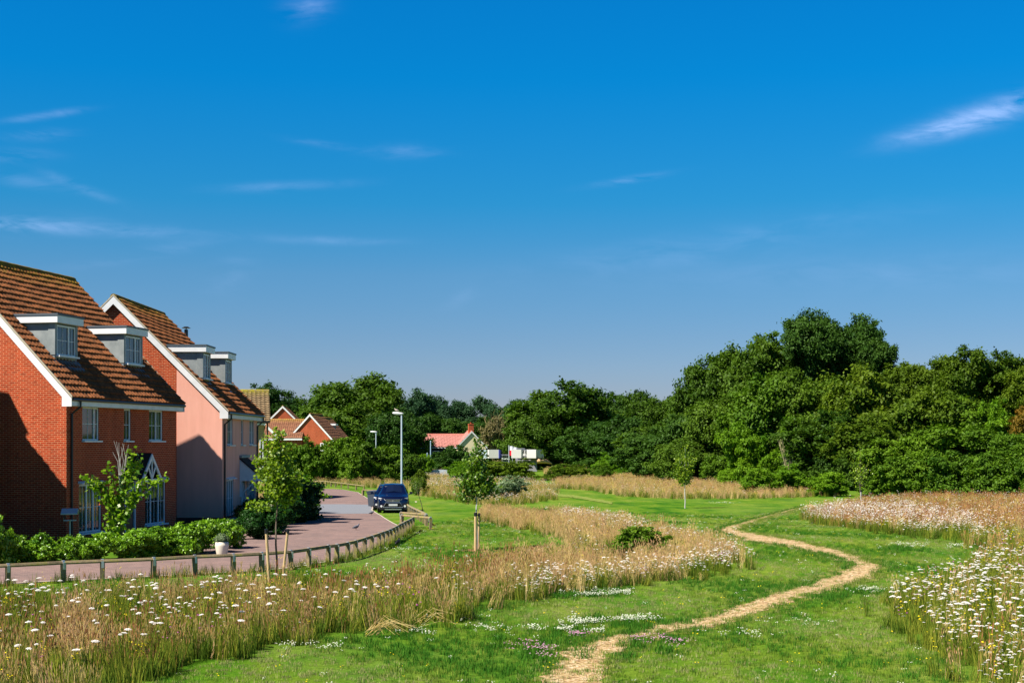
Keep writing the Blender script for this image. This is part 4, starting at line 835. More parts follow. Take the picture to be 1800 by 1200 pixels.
postrail([at(x, y) for x, y in [(975, 822), (997, 823), (1021, 824), (1046, 824.5), (1069, 825), (1082, 825), (1100, 825.5)]], 'pale post and rail fence beyond the meadow under the round oak', 1.15)
postrail([at(x, y) for x, y in [(1088, 832), (1127, 833), (1180, 834), (1215, 835)]], 'dark single rail low in the straw coloured field', .7, 1)
# ------------------------------------------------------------ car
def make_car(base, yaw, label, k=1.):
    r = empty('parked_car', base, R(yaw), label=label, cat='car', group='cars parked on the verge'); r.scale = (k, k, k)
    # stations: y, hw, zb, zbelt, hwroof, ztop
    ST = [(0, .70, .36, .58, .62, .70), (.05, .84, .25, .70, .74, .86), (.22, .90, .22, .88, .78, .97), (.6, .92, .22, .97, .80, 1.04), (1.12, .925, .22, 1.06, .78, 1.12), (1.30, .925, .22, 1.07, .74, 1.20), (1.95, .925, .22, 1.08, .62, 1.62), (2.4, .925, .22, 1.10, .62, 1.69), (3.3, .92, .22, 1.13, .60, 1.68), (3.95, .91, .24, 1.16, .57, 1.58), (4.28, .89, .28, 1.14, .66, 1.22), (4.42, .84, .32, .98, .66, 1.04), (4.45, .78, .4, .8, .6, .9)]
    V = []; n = 14
    for (y, hw, zb, zt, hr, zz) in ST:
        half = [(0.0, zb), (hw*.86, zb), (hw*.98, zb+.12), (hw, zb+(zt-zb)*.55), (hw*.965, zt), (hr*1.03, zz-.06), (hr*.88, zz-.012), (0, zz+.015)]
        ring = half+[(-a_, b_) for a_, b_ in half[-2:0:-1]]
        V += [(a_, y, b_) for a_, b_ in ring]
    n = 14; fs = []; ws = []; sw = []
    for i in range(len(ST)-1):
        for k in range(n):
            q = (i*n+k, i*n+(k+1) % n, (i+1)*n+(k+1) % n, (i+1)*n+k); fs.append(q)
    m = MB(); m.add(V, [q[::-1] for q in fs]+[list(range(n)), list(range((len(ST)-1)*n, len(ST)*n))[::-1]])
    PAINT = mat('dark_blue_car_paint', (.002, .005, .026), .22, .6)
    PAINT.node_tree.nodes['Principled BSDF'].inputs['Coat Weight'].default_value = .35
    body = m.build('body', PAINT, r, smooth=False)
    bv = body.modifiers.new('b', 'BEVEL'); bv.width = .03; bv.segments = 2; bv.limit_method = 'ANGLE'; bv.angle_limit = R(20)
    me = body.data; me.polygons.foreach_set('use_smooth', [True]*len(me.polygons))
    CG = mat('car_glass', (.006, .012, .035), .05, .8)
    def L(i, k, t=0, j=None, u=0):
        a_ = Vector(V[i*n+k]); b_ = Vector(V[(i+1)*n+k]); return a_.lerp(b_, t)
    w = MB(); o = Vector((0, -.012, .012)); w.add([L(5, 5, .04)+o+Vector((-.03, 0, 0)), L(5, 9, .04)+o+Vector((.03, 0, 0)), L(5, 9, .95)+o+Vector((.03, 0, 0)), L(5, 5, .95)+o+Vector((-.03, 0, 0))], [(3, 2, 1, 0)])
    w.add([L(5, 5, .04)+o+Vector((-.03, 0, 0)), L(5, 7, .04)+o+Vector((0, -.02, .02)), L(5, 9, .04)+o+Vector((.03, 0, 0)), L(5, 9, .95)+o+Vector((.03, 0, 0)), L(5, 7, .95)+o+Vector((0, -.01, .03)), L(5, 5, .95)+o+Vector((-.03, 0, 0))], [(0, 1, 4, 5), (1, 2, 3, 4)])
    w.build('windscreen', CG, r)
    q = MB(); q.box(-.52, 1.83, 1.505, -.20, 1.84, 1.545, M=Matrix.Identity(4)); q.build('sun_strip', mat('pale_sticker', (.7, .75, .78), .5, .3), r)
    for sg in (1, -1):
        q = MB(); ks = (4, 5) if sg > 0 else (10, 9); o = Vector((.012*sg, 0, .004))
        def sp(y, u):
            for i in range(len(ST)-1):
                if ST[i][0] <= y <= ST[i+1][0]:
                    t = (y-ST[i][0])/(ST[i+1][0]-ST[i][0]); return L(i, ks[0], t).lerp(L(i, ks[1], t), u)+o
        for (y0, y1, y2, y3) in ((1.62, 2.55, 2.55, 2.02), (2.65, 3.45, 3.45, 2.65), (3.55, 3.98, 3.9, 3.55)):
            pts = [sp(y0, .12), sp(y1, .12), sp(y2, .86), sp(y3, .86)]; q.add(pts, [(0, 1, 2, 3) if sg > 0 else (3, 2, 1, 0)])
        q.build('side_window', CG, r)
        q = MB(); q.tube([(sg*.92, 1.42, 1.08), (sg*1.0, 1.40, 1.12)], .03, 6); q.prism([(sg*.97, 1.34, 1.06), (sg*1.15, 1.36, 1.08), (sg*1.16, 1.38, 1.22), (sg*.99, 1.36, 1.24)], (0, .1, 0)); q.build('wing_mirror', BLACK if sg > 0 else PAINT, r)
        q = MB(); yy = lambda x: .06+.18*max(0, (x-.45))/.45
        P = [(.44, .76), (.60, .70), (.82, .76), (.88, .92), (.72, .90), (.52, .84)]
        hl = [Vector((sg*a_, yy(a_)-.05, b_)) for a_, b_ in P]; q.prism(hl, (0, .14, .0)); q.build('headlight', mat('headlamp_glass', (.75, .78, .8), .1, .9), r)
        q = MB(); q.tube([(sg*.70, -.01, .42), (sg*.70, .12, .42)], .065, 12); q.build('fog_lamp', mat('headlamp_glass'), r)
    tr = mat('chrome_trim', (.55, .57, .6), .25, .5, .8); bk = mat('black_grille', (.008, .008, .01), .5, .3)
    MB().prism([(-.38, -.01, .66), (.38, -.01, .66), (.43, .0, .80), (-.43, .0, .80)], (0, .1, 0)).build('upper_grille', bk, r)
    MB().box(-.40, -.03, .715, .40, -.012, .745).box(-.43, -.02, .79, .43, -.003, .815).build('grille_bar', tr, r)
    q = MB(); q.tube([(-.07, -.045, .73), (0, -.045, .755), (.07, -.045, .73), (0, -.045, .705), (-.07, -.045, .73)], .012, 5); q.build('badge', tr, r)
    MB().prism([(-.58, -.04, .36), (.58, -.04, .36), (.40, -.03, .62), (-.40, -.03, .62)], (0, .12, 0)).build('lower_grille', bk, r)
    q = MB(); q.tube([(-.60, -.055, .35), (-.42, -.05, .63), (.42, -.05, .63), (.60, -.055, .35), (-.60, -.055, .35)], .02, 6); q.build('grille_surround', tr, r)
    MB().box(-.26, -.085, .44, .26, -.07, .55).build('number_plate', mat('plate_white', (.62, .64, .66), .5, .3), r)
    MB().prism([(-.82, -.03, .22), (.82, -.03, .22), (.80, -.0, .36), (-.80, 0, .36)], (0, .2, 0)).build('bumper', bk, r)
    MB().box(-.5, -.05, .2, .5, -.032, .26).build('skid_plate', tr, r)
    for y in (.85, 3.55):
        for sg in (1, -1):
            q = MB(); q.tube([(sg*.70, y, .35), (sg*.945, y, .35)], .35, 24); w_ = q.build('wheel', mat('tyre_rubber', (.02, .02, .022), .85, .2), r)
            q = MB(); q.tube([(sg*.94, y, .35), (sg*.955, y, .35)], [.23, .22], 20); q.build('rim', mat('alloy', (.4, .4, .42), .35, .5, .7), w_)
    for sg in (1, -1): q = MB(); q.tube([(sg*.57, 2.2, 1.70), (sg*.57, 2.3, 1.745), (sg*.56, 3.4, 1.74), (sg*.55, 3.5, 1.68)], .018, 6); q.build('roof_rail', tr, r)
    return r
make_car(at3(691, 901.5), 4, 'dark blue crossover car parked on the verge facing the camera')
b_ = at3(678, 898); b_.y = 88.0; b_.x = -7.75; b_.z = float(ground(b_.x, 88)); make_car(b_, 2, 'second dark blue car mostly hidden behind the crossover', .93)
# wheelie bin
bb = g3((656.5-900)/F*94.5, 94.5); r = empty('wheelie_bin', bb, R(-20), label='dark grey wheelie bin standing behind the parked car', cat='bin')
BIN = mat('bin_plastic', (.055, .065, .085), .5, .4); q = MB(); q.add([(-.24, -.28, .05), (.24, -.28, .05), (.24, .24, .05), (-.24, .24, .05), (-.30, -.36, .98), (.30, -.36, .98), (.30, .34, .98), (-.30, .34, .98)], [(0, 3, 2, 1), (4, 5, 6, 7), (0, 1, 5, 4), (1, 2, 6, 5), (2, 3, 7, 6), (3, 0, 4, 7)]); q.box(-.325, -.39, .90, .325, -.361, .98); q.build('body', BIN, r)
q = MB(); q.prism([(-.34, -.42, .985), (.34, -.42, .985), (.34, -.42, 1.02), (.2, -.42, 1.06), (-.2, -.42, 1.06), (-.34, -.42, 1.02)], (0, .82, .03)); q.tube([(-.3, .44, 1.0), (.3, .44, 1.0)], .03, 6); q.build('lid', BIN, r)
for s_ in (-1, 1): q = MB(); q.tube([(s_*.26, .27, .1), (s_*.31, .27, .1)], .1, 12); q.build('wheel', BLACK, r)
# street lamps
def lamp(px, ytop, D, h_, label, arm=-1, sc=1.):
    b = g3((px-900)/F*D, D); top = H+(HY-ytop)*D/F-b.z; r = empty('street_lamp', b, 0, label=label, cat='street lamp')
    q = MB(); q.tube([(0, 0, 0), (0, 0, 1.2)], .095*sc, 12); q.tube([(0, 0, 1.2), (0, 0, 1.28), (0, 0, top-.1)], [.095*sc, .07*sc, .055*sc], 12); q.build('column', mat('lamp_grey', (.50, .58, .66), .45, .4, .2), r)
    q = MB(); pts = []; 
    q.tube([(arm*-.13*sc, 0, top+.02), (arm*.02, 0, top), (arm*.25*sc, 0, top+.02), (arm*.5*sc, 0, top+.05), (arm*.62*sc, 0, top+.07)], [.03*sc, .085*sc, .1*sc, .09*sc, .02*sc], 12); q.build('lantern', mat('lamp_white', (.75, .75, .75), .5, .3), r, smooth=True)
    return r, top
L1, lt = lamp(706, 727, 100, 0, 'tall grey street lamp rising behind the parked car', -1, 1.05)
lamp(661, 759, 240, 0, 'small distant street lamp above the tall hedge', -1, 1.6)
def thin_pole(px, yt, D, label):
    b = g3((px-900)/F*D, D); h = H+(HY-yt)*D/F-b.z; q = MB(); q.tube([(0, 0, 0), (0, 0, h)], [.12, .08], 6); q.tube([(0, 0, h), (0, 0, h+.15)], [.11, .02], 6); o = q.build('pole', mat('blue_grey_pole', (.30, .42, .55), .5, .3), None, b); tag(o, label, 'pole')
thin_pole(751, 797, 215, 'shorter of the two slim blue poles in front of the red roofed house'); thin_pole(757, 776, 215, 'taller of the two slim blue poles in front of the red roofed house')
# birds
def bird(loc, yaw, sc, label, cols):
    m = MB(); m.tube([(-.19, 0, .10), (-.12, 0, .12), (-.06, 0, .14), (.02, 0, .155), (.08, 0, .18), (.115, 0, .23), (.13, 0, .265), (.155, 0, .265), (.18, 0, .258)], [.012, .035, .06, .068, .05, .028, .03, .016, .003], 10)
    o = m.build('pigeon', cols[0], None, loc, smooth=True); o.rotation_euler.z = yaw; o.scale = (sc,)*3; tag(o, label, 'bird')
    for s_ in (-1, 1):
        w = MB(); w.add([(.05, s_*.06, .18), (-.02, s_*.075, .19), (-.17, s_*.03, .14), (-.04, s_*.068, .12), (.04, s_*.066, .14)], [(0, 1, 2, 3, 4)]); w.build('wing', cols[1], o)
        l = MB(); l.tube([(0, s_*.025, .11), (.0, s_*.025, 0), (.03, s_*.025, .004)], .006, 4); l.build('leg', mat('bird_leg', (.5, .15, .12), .6, .2), o)
PG = (mat('pigeon_grey', (.12, .13, .16), .7, .2), mat('pigeon_wing', (.07, .075, .09), .7, .2)); BKB = (mat('black_feathers', (.01, .01, .014), .5, .3),)*2
bird(at3(653, 905), .4, .95, 'grey pigeon on the road edge in front of the car', PG); bird(at3(626, 931.5), .6, .95, 'pigeon standing in the shadow on the road', PG)
bird(at3(699, 960), 1.2, 1.0, 'black bird on the grass beside the knee rail', BKB); bird(L1.location+Vector((-.35, 0, lt+.10)), 3.3, 1.0, 'gull coloured bird perched on top of the tall street lamp', (mat('pale_feathers', (.6, .5, .42), .7, .2),)*2)
# bird table, planter, boards
b = g3((123-900)/F*48.5, 48.5); r = empty('bird_table', b, R(10), label='wooden bird table standing by the corner of the brick house', cat='bird table'); BT = mat('grey_painted_wood', (.42, .48, .52), .8, .2)
zt = H+(HY-893)*48.5/F-b.z
q = MB(); q.tube([(0, 0, 0), (0, 0, zt-.42)], .028, 6); q.build('post', BT, r); q = MB(); q.box(-.2, -.16, zt-.42, .2, .16, zt-.39); q.build('tray', BT, r)
q = MB(); 
for x_ in (-.19, .17):
    for y_ in (-.14, .12): q.box(x_, y_, zt-.39, x_+.02, y_+.02, zt-.19)
q.build('uprights', mat('dark_wood', (.1, .08, .06), .8, .2), r)
q = MB(); q.prism([(-.27, -.25, zt-.2), (-.27, -.25, zt-.18), (-.27, 0, zt), (-.27, .25, zt-.18), (-.27, .25, zt-.2), (-.27, 0, zt-.03)], (.54, 0, 0)); q.box(-.28, -.262, zt-.2, .28, -.252, zt-.16); q.build('roof', BT, r)
b = at3(390, 976); r = empty('plant_pot', b, 0, label='cream plant pot with a clipped green plant at the end of the shrub row', cat='plant pot')
q = MB(); q.tube([(0, 0, 0), (0, 0, .05), (0, 0, .3), (0, 0, .42), (0, 0, .425), (0, 0, .36)], [.15, .165, .21, .20, .17, .16], 20); q.build('pot', mat('cream_glaze', (.66, .60, .48), .5, .4), r, smooth=True)
o = bpy.data.objects.new('plant', SH[0]); COL.objects.link(o); o.parent = r; o.location = (0, 0, .5); o.scale = (.20, .20, .17); setmat(o, LF['silver'])
for px, y0, y1, w_, lab, yb, xo in ((489, 858, 880, .34, 'white sign board on a post seen through the staked young tree', 70, 0), (520, 833, 849, .16, 'white sign board beside the right edge of the staked young tree crown', 88, 0)):
    b = g3((px-900)/F*yb, yb); r = empty('sign_board', b, R(0), label=lab, cat='sign'); z1 = H+(HY-y0)*yb/F-b.z; z0 = H+(HY-y1)*yb/F-b.z
    MB().box(-.03, 0, 0, .03, .05, z1).build('post', WHITE, r); MB().box(-w_, -.02, z0, w_, -.002, z1).build('board', WHITE, r)
# ------------------------------------------------------------ building site beyond the meadow
def cabin(px0, px1, yt, yb, D, label, m, stripe=None, cat='cabin', name='site_cabin'):
    x0, x1 = (px0-900)/F*D, (px1-900)/F*D; z0, z1 = H+(HY-yb)*D/F, H+(HY-yt)*D/F; r = empty(name, ((x0+x1)/2, D, z0), 0, label=label, cat=cat); w = (x1-x0)/2; h = z1-z0
    q = MB(); q.box(-w, 0, 0, w, 2.5, h*.96); k = int(w*2/1.2)+1
    for i in range(k): xx = -w+.1+i*(2*w-.2)/k; q.box(xx, -.06, .1, xx+.12, -.001, h*.9)
    q.build('shell', m, r); MB().box(-w-.05, -.1, h*.962, w+.05, 2.6, h*1.03).build('roof', SLATE, r)
    for i in range(2): xx = -w*.5+i*w*.9; q = MB(); q.box(xx-.4, -.08, h*.4, xx+.4, -.061, h*.8); q.build('window', GLASS, r)
    MB().box(-w, .3, -2.2, w, 2.2, 0).build('base', SLATE, r)
CW = mat('cabin_white', (.66, .65, .60), .6, .3)
cabin(906, 922, 788, 801, 268, 'white site cabin left of the wider cabins beside the pink flag', CW); cabin(922, 942, 790, 801, 267, 'wide white site cabin under the round oak', CW)
cabin(882, 896, 799, 807, 264, 'pale green site container left of the flags', mat('cabin_green', (.62, .70, .62), .6, .3)); cabin(922, 944, 801, 809, 262, 'low grey roofed site shed below the white cabins', mat('cabin_grey', (.4, .36, .4), .6, .3))
def van(px, D, label, m, yaw=0):
    x = (px-900)/F*D; z = H+(HY-808)*D/F; r = empty('parked_van', (x, D, z), R(yaw), label=label, cat='van'); q = MB(); q.prism([(-2.2, 0, .35), (2.2, 0, .35), (2.3, 0, .9), (1.6, 0, 1.1), (1.2, 0, 1.85), (-2.2, 0, 1.9)], (0, 1.8, 0)); q.build('body', m, r)
    MB().prism([(1.25, -.01, 1.1), (1.5, -.01, 1.1), (1.15, -.01, 1.7), (.4, -.01, 1.7), (.4, -.01, 1.1)], (0, .008, 0)).build('window', GLASS, r)
    for x_ in (-1.4, 1.4):
        q = MB(); q.tube([(x_, -.03, .35), (x_, .2, .35)], .35, 12); q.build('wheel', BLACK, r)
van(861, 262, 'pale blue van parked nearest the cream gable', mat('van_blue', (.40, .5, .52), .4, .4), 78); van(873, 261, 'white van parked on the building site', CW, 100); van(880, 268, 'blue topped van behind the white one', mat('van_deep', (.06, .08, .45), .4, .4), 84); van(949, 262, 'white van at the right end of the building site', CW, 70); van(918, 258, 'white pick up beside the sand heap', CW, 85)
def flag(px, yt, D, c1, c2, label):
    b = g3((px-900)/F*D, D); h = H+(HY-yt)*D/F-b.z; r = empty('flag', b, 0, label=label, cat='flag'); MB().tube([(0, 0, 0), (0, 0, h)], .09, 6).build('flagpole', STEEL, r)
    q = MB(); w = .72; V = []; n = 6
    for i in range(n+1):
        for zz in (0, .75, .76, 1.7): V.append((.1+i*w/n, .08*math.sin(i*1.3), h-.2-zz))
    for th_ in (0, .03): pass
    q.add(V, [(i*4+j, (i+1)*4+j, (i+1)*4+j+1, i*4+j+1) for i in range(n) for j in (0,)], 0); q.add(V, [(i*4+j, (i+1)*4+j, (i+1)*4+j+1, i*4+j+1) for i in range(n) for j in (2,)], 1)
    o = q.build('cloth', [c1, c2], r); s_ = o.modifiers.new('s', 'SOLIDIFY'); s_.thickness = .02
flag(894.5, 782, 259, mat('flag_white', (.8, .8, .85), .8, .1), mat('flag_red', (.7, .02, .04), .8, .1), 'white and red flag left of the magenta one'); flag(901, 784, 257, mat('flag_white'), mat('flag_magenta', (.75, .12, .6), .8, .1), 'white and magenta flag beside the cabins')
q = MB(); q.tube([(-4, 0, -.2), (-2, 0, .9), (0, 0, 1.4), (3, 0, 1.1), (6, 0, -.2)], [.2, 1.1, 1.5, 1.2, .3], 10); x = (948-900)/F*280; o = q.build('sand_heap', mat('sand', (.55, .36, .2), 1, .05), None, (x, 280, H-(814-HY)*280/F), smooth=True); o.scale = (.42, .5, .35); tag(o, 'heap of orange sand at the edge of the building site', 'heap')
bo = MB(); bo.box(0, 0, 0, 14, .1, 1.1); o = bo.build('hoarding', mat('pale_hoarding', (.50, .56, .62), .7, .2), None, g3((715-900)/F*200, 200)); o.rotation_euler.z = .05; tag(o, 'low pale barrier behind the meadow right of the street lamp', 'barrier')
# ------------------------------------------------------------ meadow (plants by the thousand)
def qlin(v): return v
tmplcol = bpy.data.collections.new('meadow_templates')    # never linked: only instanced from here
def blades(g, n, h, r, w, bend=.25, seg=2):
    V = []; Fc = []
    for i in range(n):
        a_ = g.uniform(0, 6.28); d = g.uniform(0, r); x, y = math.cos(a_)*d, math.sin(a_)*d; hh = h*g.uniform(.55, 1.05); la = g.uniform(0, 6.28); lx, ly = math.cos(la)*bend*hh*g.uniform(.2, 1), math.sin(la)*bend*hh*g.uniform(.2, 1)
        fa = g.uniform(0, 3.14); wx, wy = math.cos(fa)*w/2, math.sin(fa)*w/2; o = len(V)
        V += [(x-wx, y-wy, 0), (x+wx, y+wy, 0), (x+lx*.35+wx*.8, y+ly*.35+wy*.8, hh*.55), (x+lx*.35-wx*.8, y+ly*.35-wy*.8, hh*.55), (x+lx, y+ly, hh)]
        Fc += [(o, o+1, o+2, o+3), (o+3, o+2, o+4)]
    return V, Fc
def heads(g, tips, l, w):
    V = []; Fc = []
    for (x, y, z) in tips:
        for fa in (0.3, 1.9):
            wx, wy = math.cos(fa)*w/2, math.sin(fa)*w/2; o = len(V); V += [(x, y, z-l*.55), (x+wx, y+wy, z-l*.1), (x, y, z+l*.45), (x-wx, y-wy, z-l*.1)]; Fc.append((o, o+1, o+2, o+3))
    return V, Fc
def disc(V, Fc, c, r, n=6, dome=.3, ax=None):
    o = len(V); V.append((c[0], c[1], c[2]+r*dome))
    for k in range(n): a_ = 6.283*k/n; V.append((c[0]+math.cos(a_)*r, c[1]+math.sin(a_)*r, c[2]))
    for k in range(n): Fc.append((o, o+1+k, o+1+(k+1) % n))
def umbel(g, V, Fc, c, r):
    k = 17
    for i in range(k):
        q = math.sqrt((i+.5)/k); a_ = i*2.4; disc(V, Fc, (c[0]+math.cos(a_)*r*q, c[1]+math.sin(a_)*r*q, c[2]+r*.35*(1-q*q)+g.uniform(-.002, .002)), r*.24, 5, .5)
def tmpl(name, parts):
    mb = MB(); mats = []
    for (V, Fc, m) in parts:
        if m not in mats: mats.append(m)
        mb.add(V, Fc, mats.index(m))
    me = bpy.data.meshes.new(name); me.from_pydata(mb.v, [], mb.f)
    for m in mats: me.materials.append(m)
    me.polygons.foreach_set('material_index', mb.m); me.update(); o = bpy.data.objects.new(name, me); return o
def gmat(name, a, b_, tr=.2):
    m = bpy.data.materials.new(name); m.use_nodes = True; t = m.node_tree; t.nodes.clear(); o = nn(t, 'ShaderNodeOutputMaterial'); p = nn(t, 'ShaderNodeBsdfPrincipled'); x = nn(t, 'ShaderNodeBsdfTranslucent'); ms = nn(t, 'ShaderNodeMixShader')
    oi = nn(t, 'ShaderNodeObjectInfo'); ge = nn(t, 'ShaderNodeNewGeometry'); v = tmath(t, 'FRACT', tmath(t, 'ADD', oi.outputs['Random'], ge.outputs['Random Per Island'])); c = ramp(t, v, [(0, a), (1, b_)])
    t.links.new(c, p.inputs['Base Color']); p.inputs['Roughness'].default_value = .8; p.inputs['Specular IOR Level'].default_value = .1
    t.links.new(c, x.inputs[0]); ms.inputs[0].default_value = tr; t.links.new(p.outputs[0], ms.inputs[1]); t.links.new(x.outputs[0], ms.inputs[2]); t.links.new(ms.outputs[0], o.inputs[0]); return m
GR = gmat('meadow_green', (.07, .14, .008), (.34, .34, .04)); GRD = gmat('meadow_dark_green', (.03, .08, .006), (.15, .22, .02)); STR = gmat('straw', (.50, .36, .09), (.86, .66, .30)); RUS = gmat('rust_stems', (.32, .13, .05), (.64, .33, .14)); PNK = gmat('pink_straw', (.50, .30, .12), (.84, .56, .30))
LG = gmat('lawn_blade', (.075, .17, .010), (.22, .28, .04)); LGD = gmat('lawn_blade_dark', (.025, .12, .008), (.07, .20, .015)); LGY = gmat('lawn_blade_dry', (.18, .24, .05), (.40, .36, .16))
WF = gmat('white_petals', (.62, .57, .52), (.90, .88, .86), .15); YF = gmat('yellow_petals', (.75, .55, .01), (.85, .70, .02), .15); PF = gmat('purple_petals', (.35, .04, .30), (.5, .10, .42), .15); PKF = gmat('pink_clover_petals', (.38, .15, .28), (.6, .36, .46), .15); WC = gmat('clover_petals', (.40, .46, .30), (.74, .74, .64), .15); DKH = gmat('dark_seed', (.06, .03, .02), (.16, .08, .05), 0)
g = random.Random(5)
def tips_of(V): return [V[i] for i in range(4, len(V), 5)]
def tuft(name, n, h, r, w, m, hm=None, hl=.06, hw=.02, bend=.25):
    V, Fc = blades(g, n, h, r, w, bend); P = [(V, Fc, m)]
    if hm: hv, hf = heads(g, tips_of(V), hl, hw); P.append((hv, hf, hm))
    return tmpl(name, P)
TM = {}
TM['green'] = [tuft('green_tuft', 26, .42, .13, .010, GR), tuft('green_tuft', 26, .36, .14, .010, GRD)]
TM['straw'] = [tuft('straw_tuft', 18, .54, .14, .006, STR, STR, .07, .014), tuft('straw_tuft', 18, .48, .14, .006, PNK, PNK, .07, .015)]
TM['rust'] = [tuft('rust_tuft', 7, .58, .14, .006, RUS, RUS, .10, .015, .15), tuft('dark_head_tuft', 6, .52, .16, .005, GR, DKH, .03, .018, .2)]
def umb(name, n, h, r):
    V, Fc = blades(g, n, h, .16, .008, .12); P = [(V, Fc, GR)]; v2, f2 = [], []
    for t_ in tips_of(V): umbel(g, v2, f2, t_, r*g.uniform(.7, 1.15))
    b_, bf = blades(g, 14, h*.6, .13, .012); P += [(v2, f2, WF), (b_, bf, GRD)]; return tmpl(name, P)
TM['umbel'] = [umb('umbel_plant', 3, .66, .035), umb('umbel_plant', 5, .58, .028), umb('umbel_plant', 2, .72, .040)]
def dots(name, n, h, r, w, m, st=GR, sp=.15, hh=.6):
    V, Fc = blades(g, n, h, sp, w, .2); v2, f2 = [], []
    for t_ in tips_of(V): disc(v2, f2, t_, r*g.uniform(.7, 1.2), 6, .7)
    return tmpl(name, [(V, Fc, st), (v2, f2, m)])
TM['yellow'] = [dots('yellow_flower', 5, .62, .020, .007, YF), dots('yellow_flower', 8, .55, .014, .007, YF)]
TM['purple'] = [dots('purple_flower', 4, .55, .020, .007, PF)]
TM['lawn'] = [tuft('lawn_tuft', 16, .075, .09, .007, LG, bend=.6), tuft('lawn_tuft', 16, .07, .09, .007, LG, bend=.7)]
TM['lawnd'] = [tuft('lawn_tuft', 18, .09, .09, .008, LGD, bend=.6)]
TM['lawny'] = [tuft('lawn_tuft', 14, .06, .09, .006, LGY, bend=.7)]
TM['clover'] = [dots('clover_flower', 5, .09, .013, .004, WC, LGD, .12), dots('clover_flower', 3, .10, .014, .004, WC, LGD, .1)]
TM['pclover'] = [dots('pink_clover', 4, .09, .012, .004, PKF, LGD, .12)]
TM['ydot'] = [dots('yellow_dot', 2, .07, .016, .004, YF, LG, .1)]
TM['longgrass'] = [tuft('long_grass', 22, .26, .12, .008, GR), tuft('long_grass', 20, .3, .12, .008, LG)]
for k in TM:
    for o in TM[k]: tmplcol.objects.link(o)
NAMES = sorted(o.name for o in tmplcol.objects)
def scatter(name, items, label):
    """items: list of (key, pts Nx2, scale mean, sd, zoff)"""
    P = []; I = []; Rt = []; Sc = []
    for key, pts, s0, sd_ in items:
        if len(pts) == 0: continue
        ids = np.array([NAMES.index(o.name) for o in TM[key]]); n = len(pts)
        pts = pts+0; P.append(np.column_stack([pts, ground(pts[:, 0], pts[:, 1])])); I.append(RNG.choice(ids, n)); tl = .07 if key.startswith(('lawn', 'cl', 'pc')) else .15; Rt.append(np.column_stack([RNG.normal(0, tl, n), RNG.normal(0, tl, n), RNG.uniform(0, 6.28, n)]))
        s = np.clip(RNG.normal(s0, sd_, n), s0*.4, s0*1.8); Sc.append(np.column_stack([(s+s0)/2, (s+s0)/2, s]))
    P = np.concatenate(P); I = np.concatenate(I); Rt = np.concatenate(Rt); Sc = np.concatenate(Sc)
    me = bpy.data.meshes.new(name); me.vertices.add(len(P)); me.vertices.foreach_set('co', P.astype(np.float32).ravel())
    a_ = me.attributes.new('idx', 'INT', 'POINT'); a_.data.foreach_set('value', I.astype(np.int32))
    a_ = me.attributes.new('rot', 'FLOAT_VECTOR', 'POINT'); a_.data.foreach_set('vector', Rt.astype(np.float32).ravel())
    a_ = me.attributes.new('scl', 'FLOAT_VECTOR', 'POINT'); a_.data.foreach_set('vector', Sc.astype(np.float32).ravel())
    o = bpy.data.objects.new(name, me); COL.objects.link(o); md = o.modifiers.new('scatter', 'NODES'); md.node_group = NG; tag(o, label, kind='stuff'); print(name, len(P)); return o
NG = bpy.data.node_groups.new('scatter', 'GeometryNodeTree'); NG.interface.new_socket('Geometry', in_out='INPUT', socket_type='NodeSocketGeometry'); NG.interface.new_socket('Geometry', in_out='OUTPUT', socket_type='NodeSocketGeometry')
gi = NG.nodes.new('NodeGroupInput'); gout = NG.nodes.new('NodeGroupOutput'); iop = NG.nodes.new('GeometryNodeInstanceOnPoints'); ci = NG.nodes.new('GeometryNodeCollectionInfo')
ci.inputs[0].default_value = tmplcol; ci.inputs['Separate Children'].default_value = True; ci.inputs['Reset Children'].default_value = True
def na(nm, ty):
    n = NG.nodes.new('GeometryNodeInputNamedAttribute'); n.data_type = ty; n.inputs[0].default_value = nm; return n.outputs[0]
NG.links.new(gi.outputs[0], iop.inputs['Points']); NG.links.new(ci.outputs[0], iop.inputs['Instance']); iop.inputs['Pick Instance'].default_value = True
NG.links.new(na('idx', 'INT'), iop.inputs['Instance Index']); NG.links.new(na('rot', 'FLOAT_VECTOR'), iop.inputs['Rotation']); NG.links.new(na('scl', 'FLOAT_VECTOR'), iop.inputs['Scale']); NG.links.new(iop.outputs[0], gout.inputs[0])
def wpoly(P): return [at(*p) for p in P]
def samp(poly, dens, mask=None, soft=True):
    A = np.array(poly); lo = A.min(0); hi = A.max(0); ar = (hi-lo).prod(); n = int(ar*dens); x = RNG.uniform(lo[0], hi[0], n); y = RNG.uniform(lo[1], hi[1], n)
    k = inpoly(x+.35*np.sin(y*3.1+x)+.25*np.sin(x*7.3), y+.45*np.sin(x*2.3-y)+.3*np.sin(x*6.1+y*2), poly) if soft else inpoly(x, y, poly)
    if mask is not None: k &= mask(x, y)
    return np.column_stack([x, y])[k]
def vnoise(x, y, s, seed=0):
    return (np.sin(x*s+seed*1.3+1.7*np.sin(y*s*.7+seed))+np.sin(y*s*1.1+seed*2.1+1.5*np.sin(x*s*.8-seed))+np.sin((x+y)*s*.6+seed*.7))/3
def thin(p, s, seed, thr, soft=.5):
    v = vnoise(p[:, 0], p[:, 1], s, seed); return p[RNG.uniform(0, 1, len(p)) < np.clip((v-thr)/soft+.5, 0, 1)]
M1 = wpoly([(-60, 1058), (100, 1056), (250, 1052), (380, 1042), (470, 1034), (600, 1035), (720, 1022), (860, 1003), (960, 985), (990, 978), (900, 1048), (850, 1062), (822, 1082), (760, 1100), (690, 1106), (640, 1116), (560, 1126), (500, 1138), (430, 1152), (330, 1176), (230, 1206), (200, 1260), (-60, 1260)])
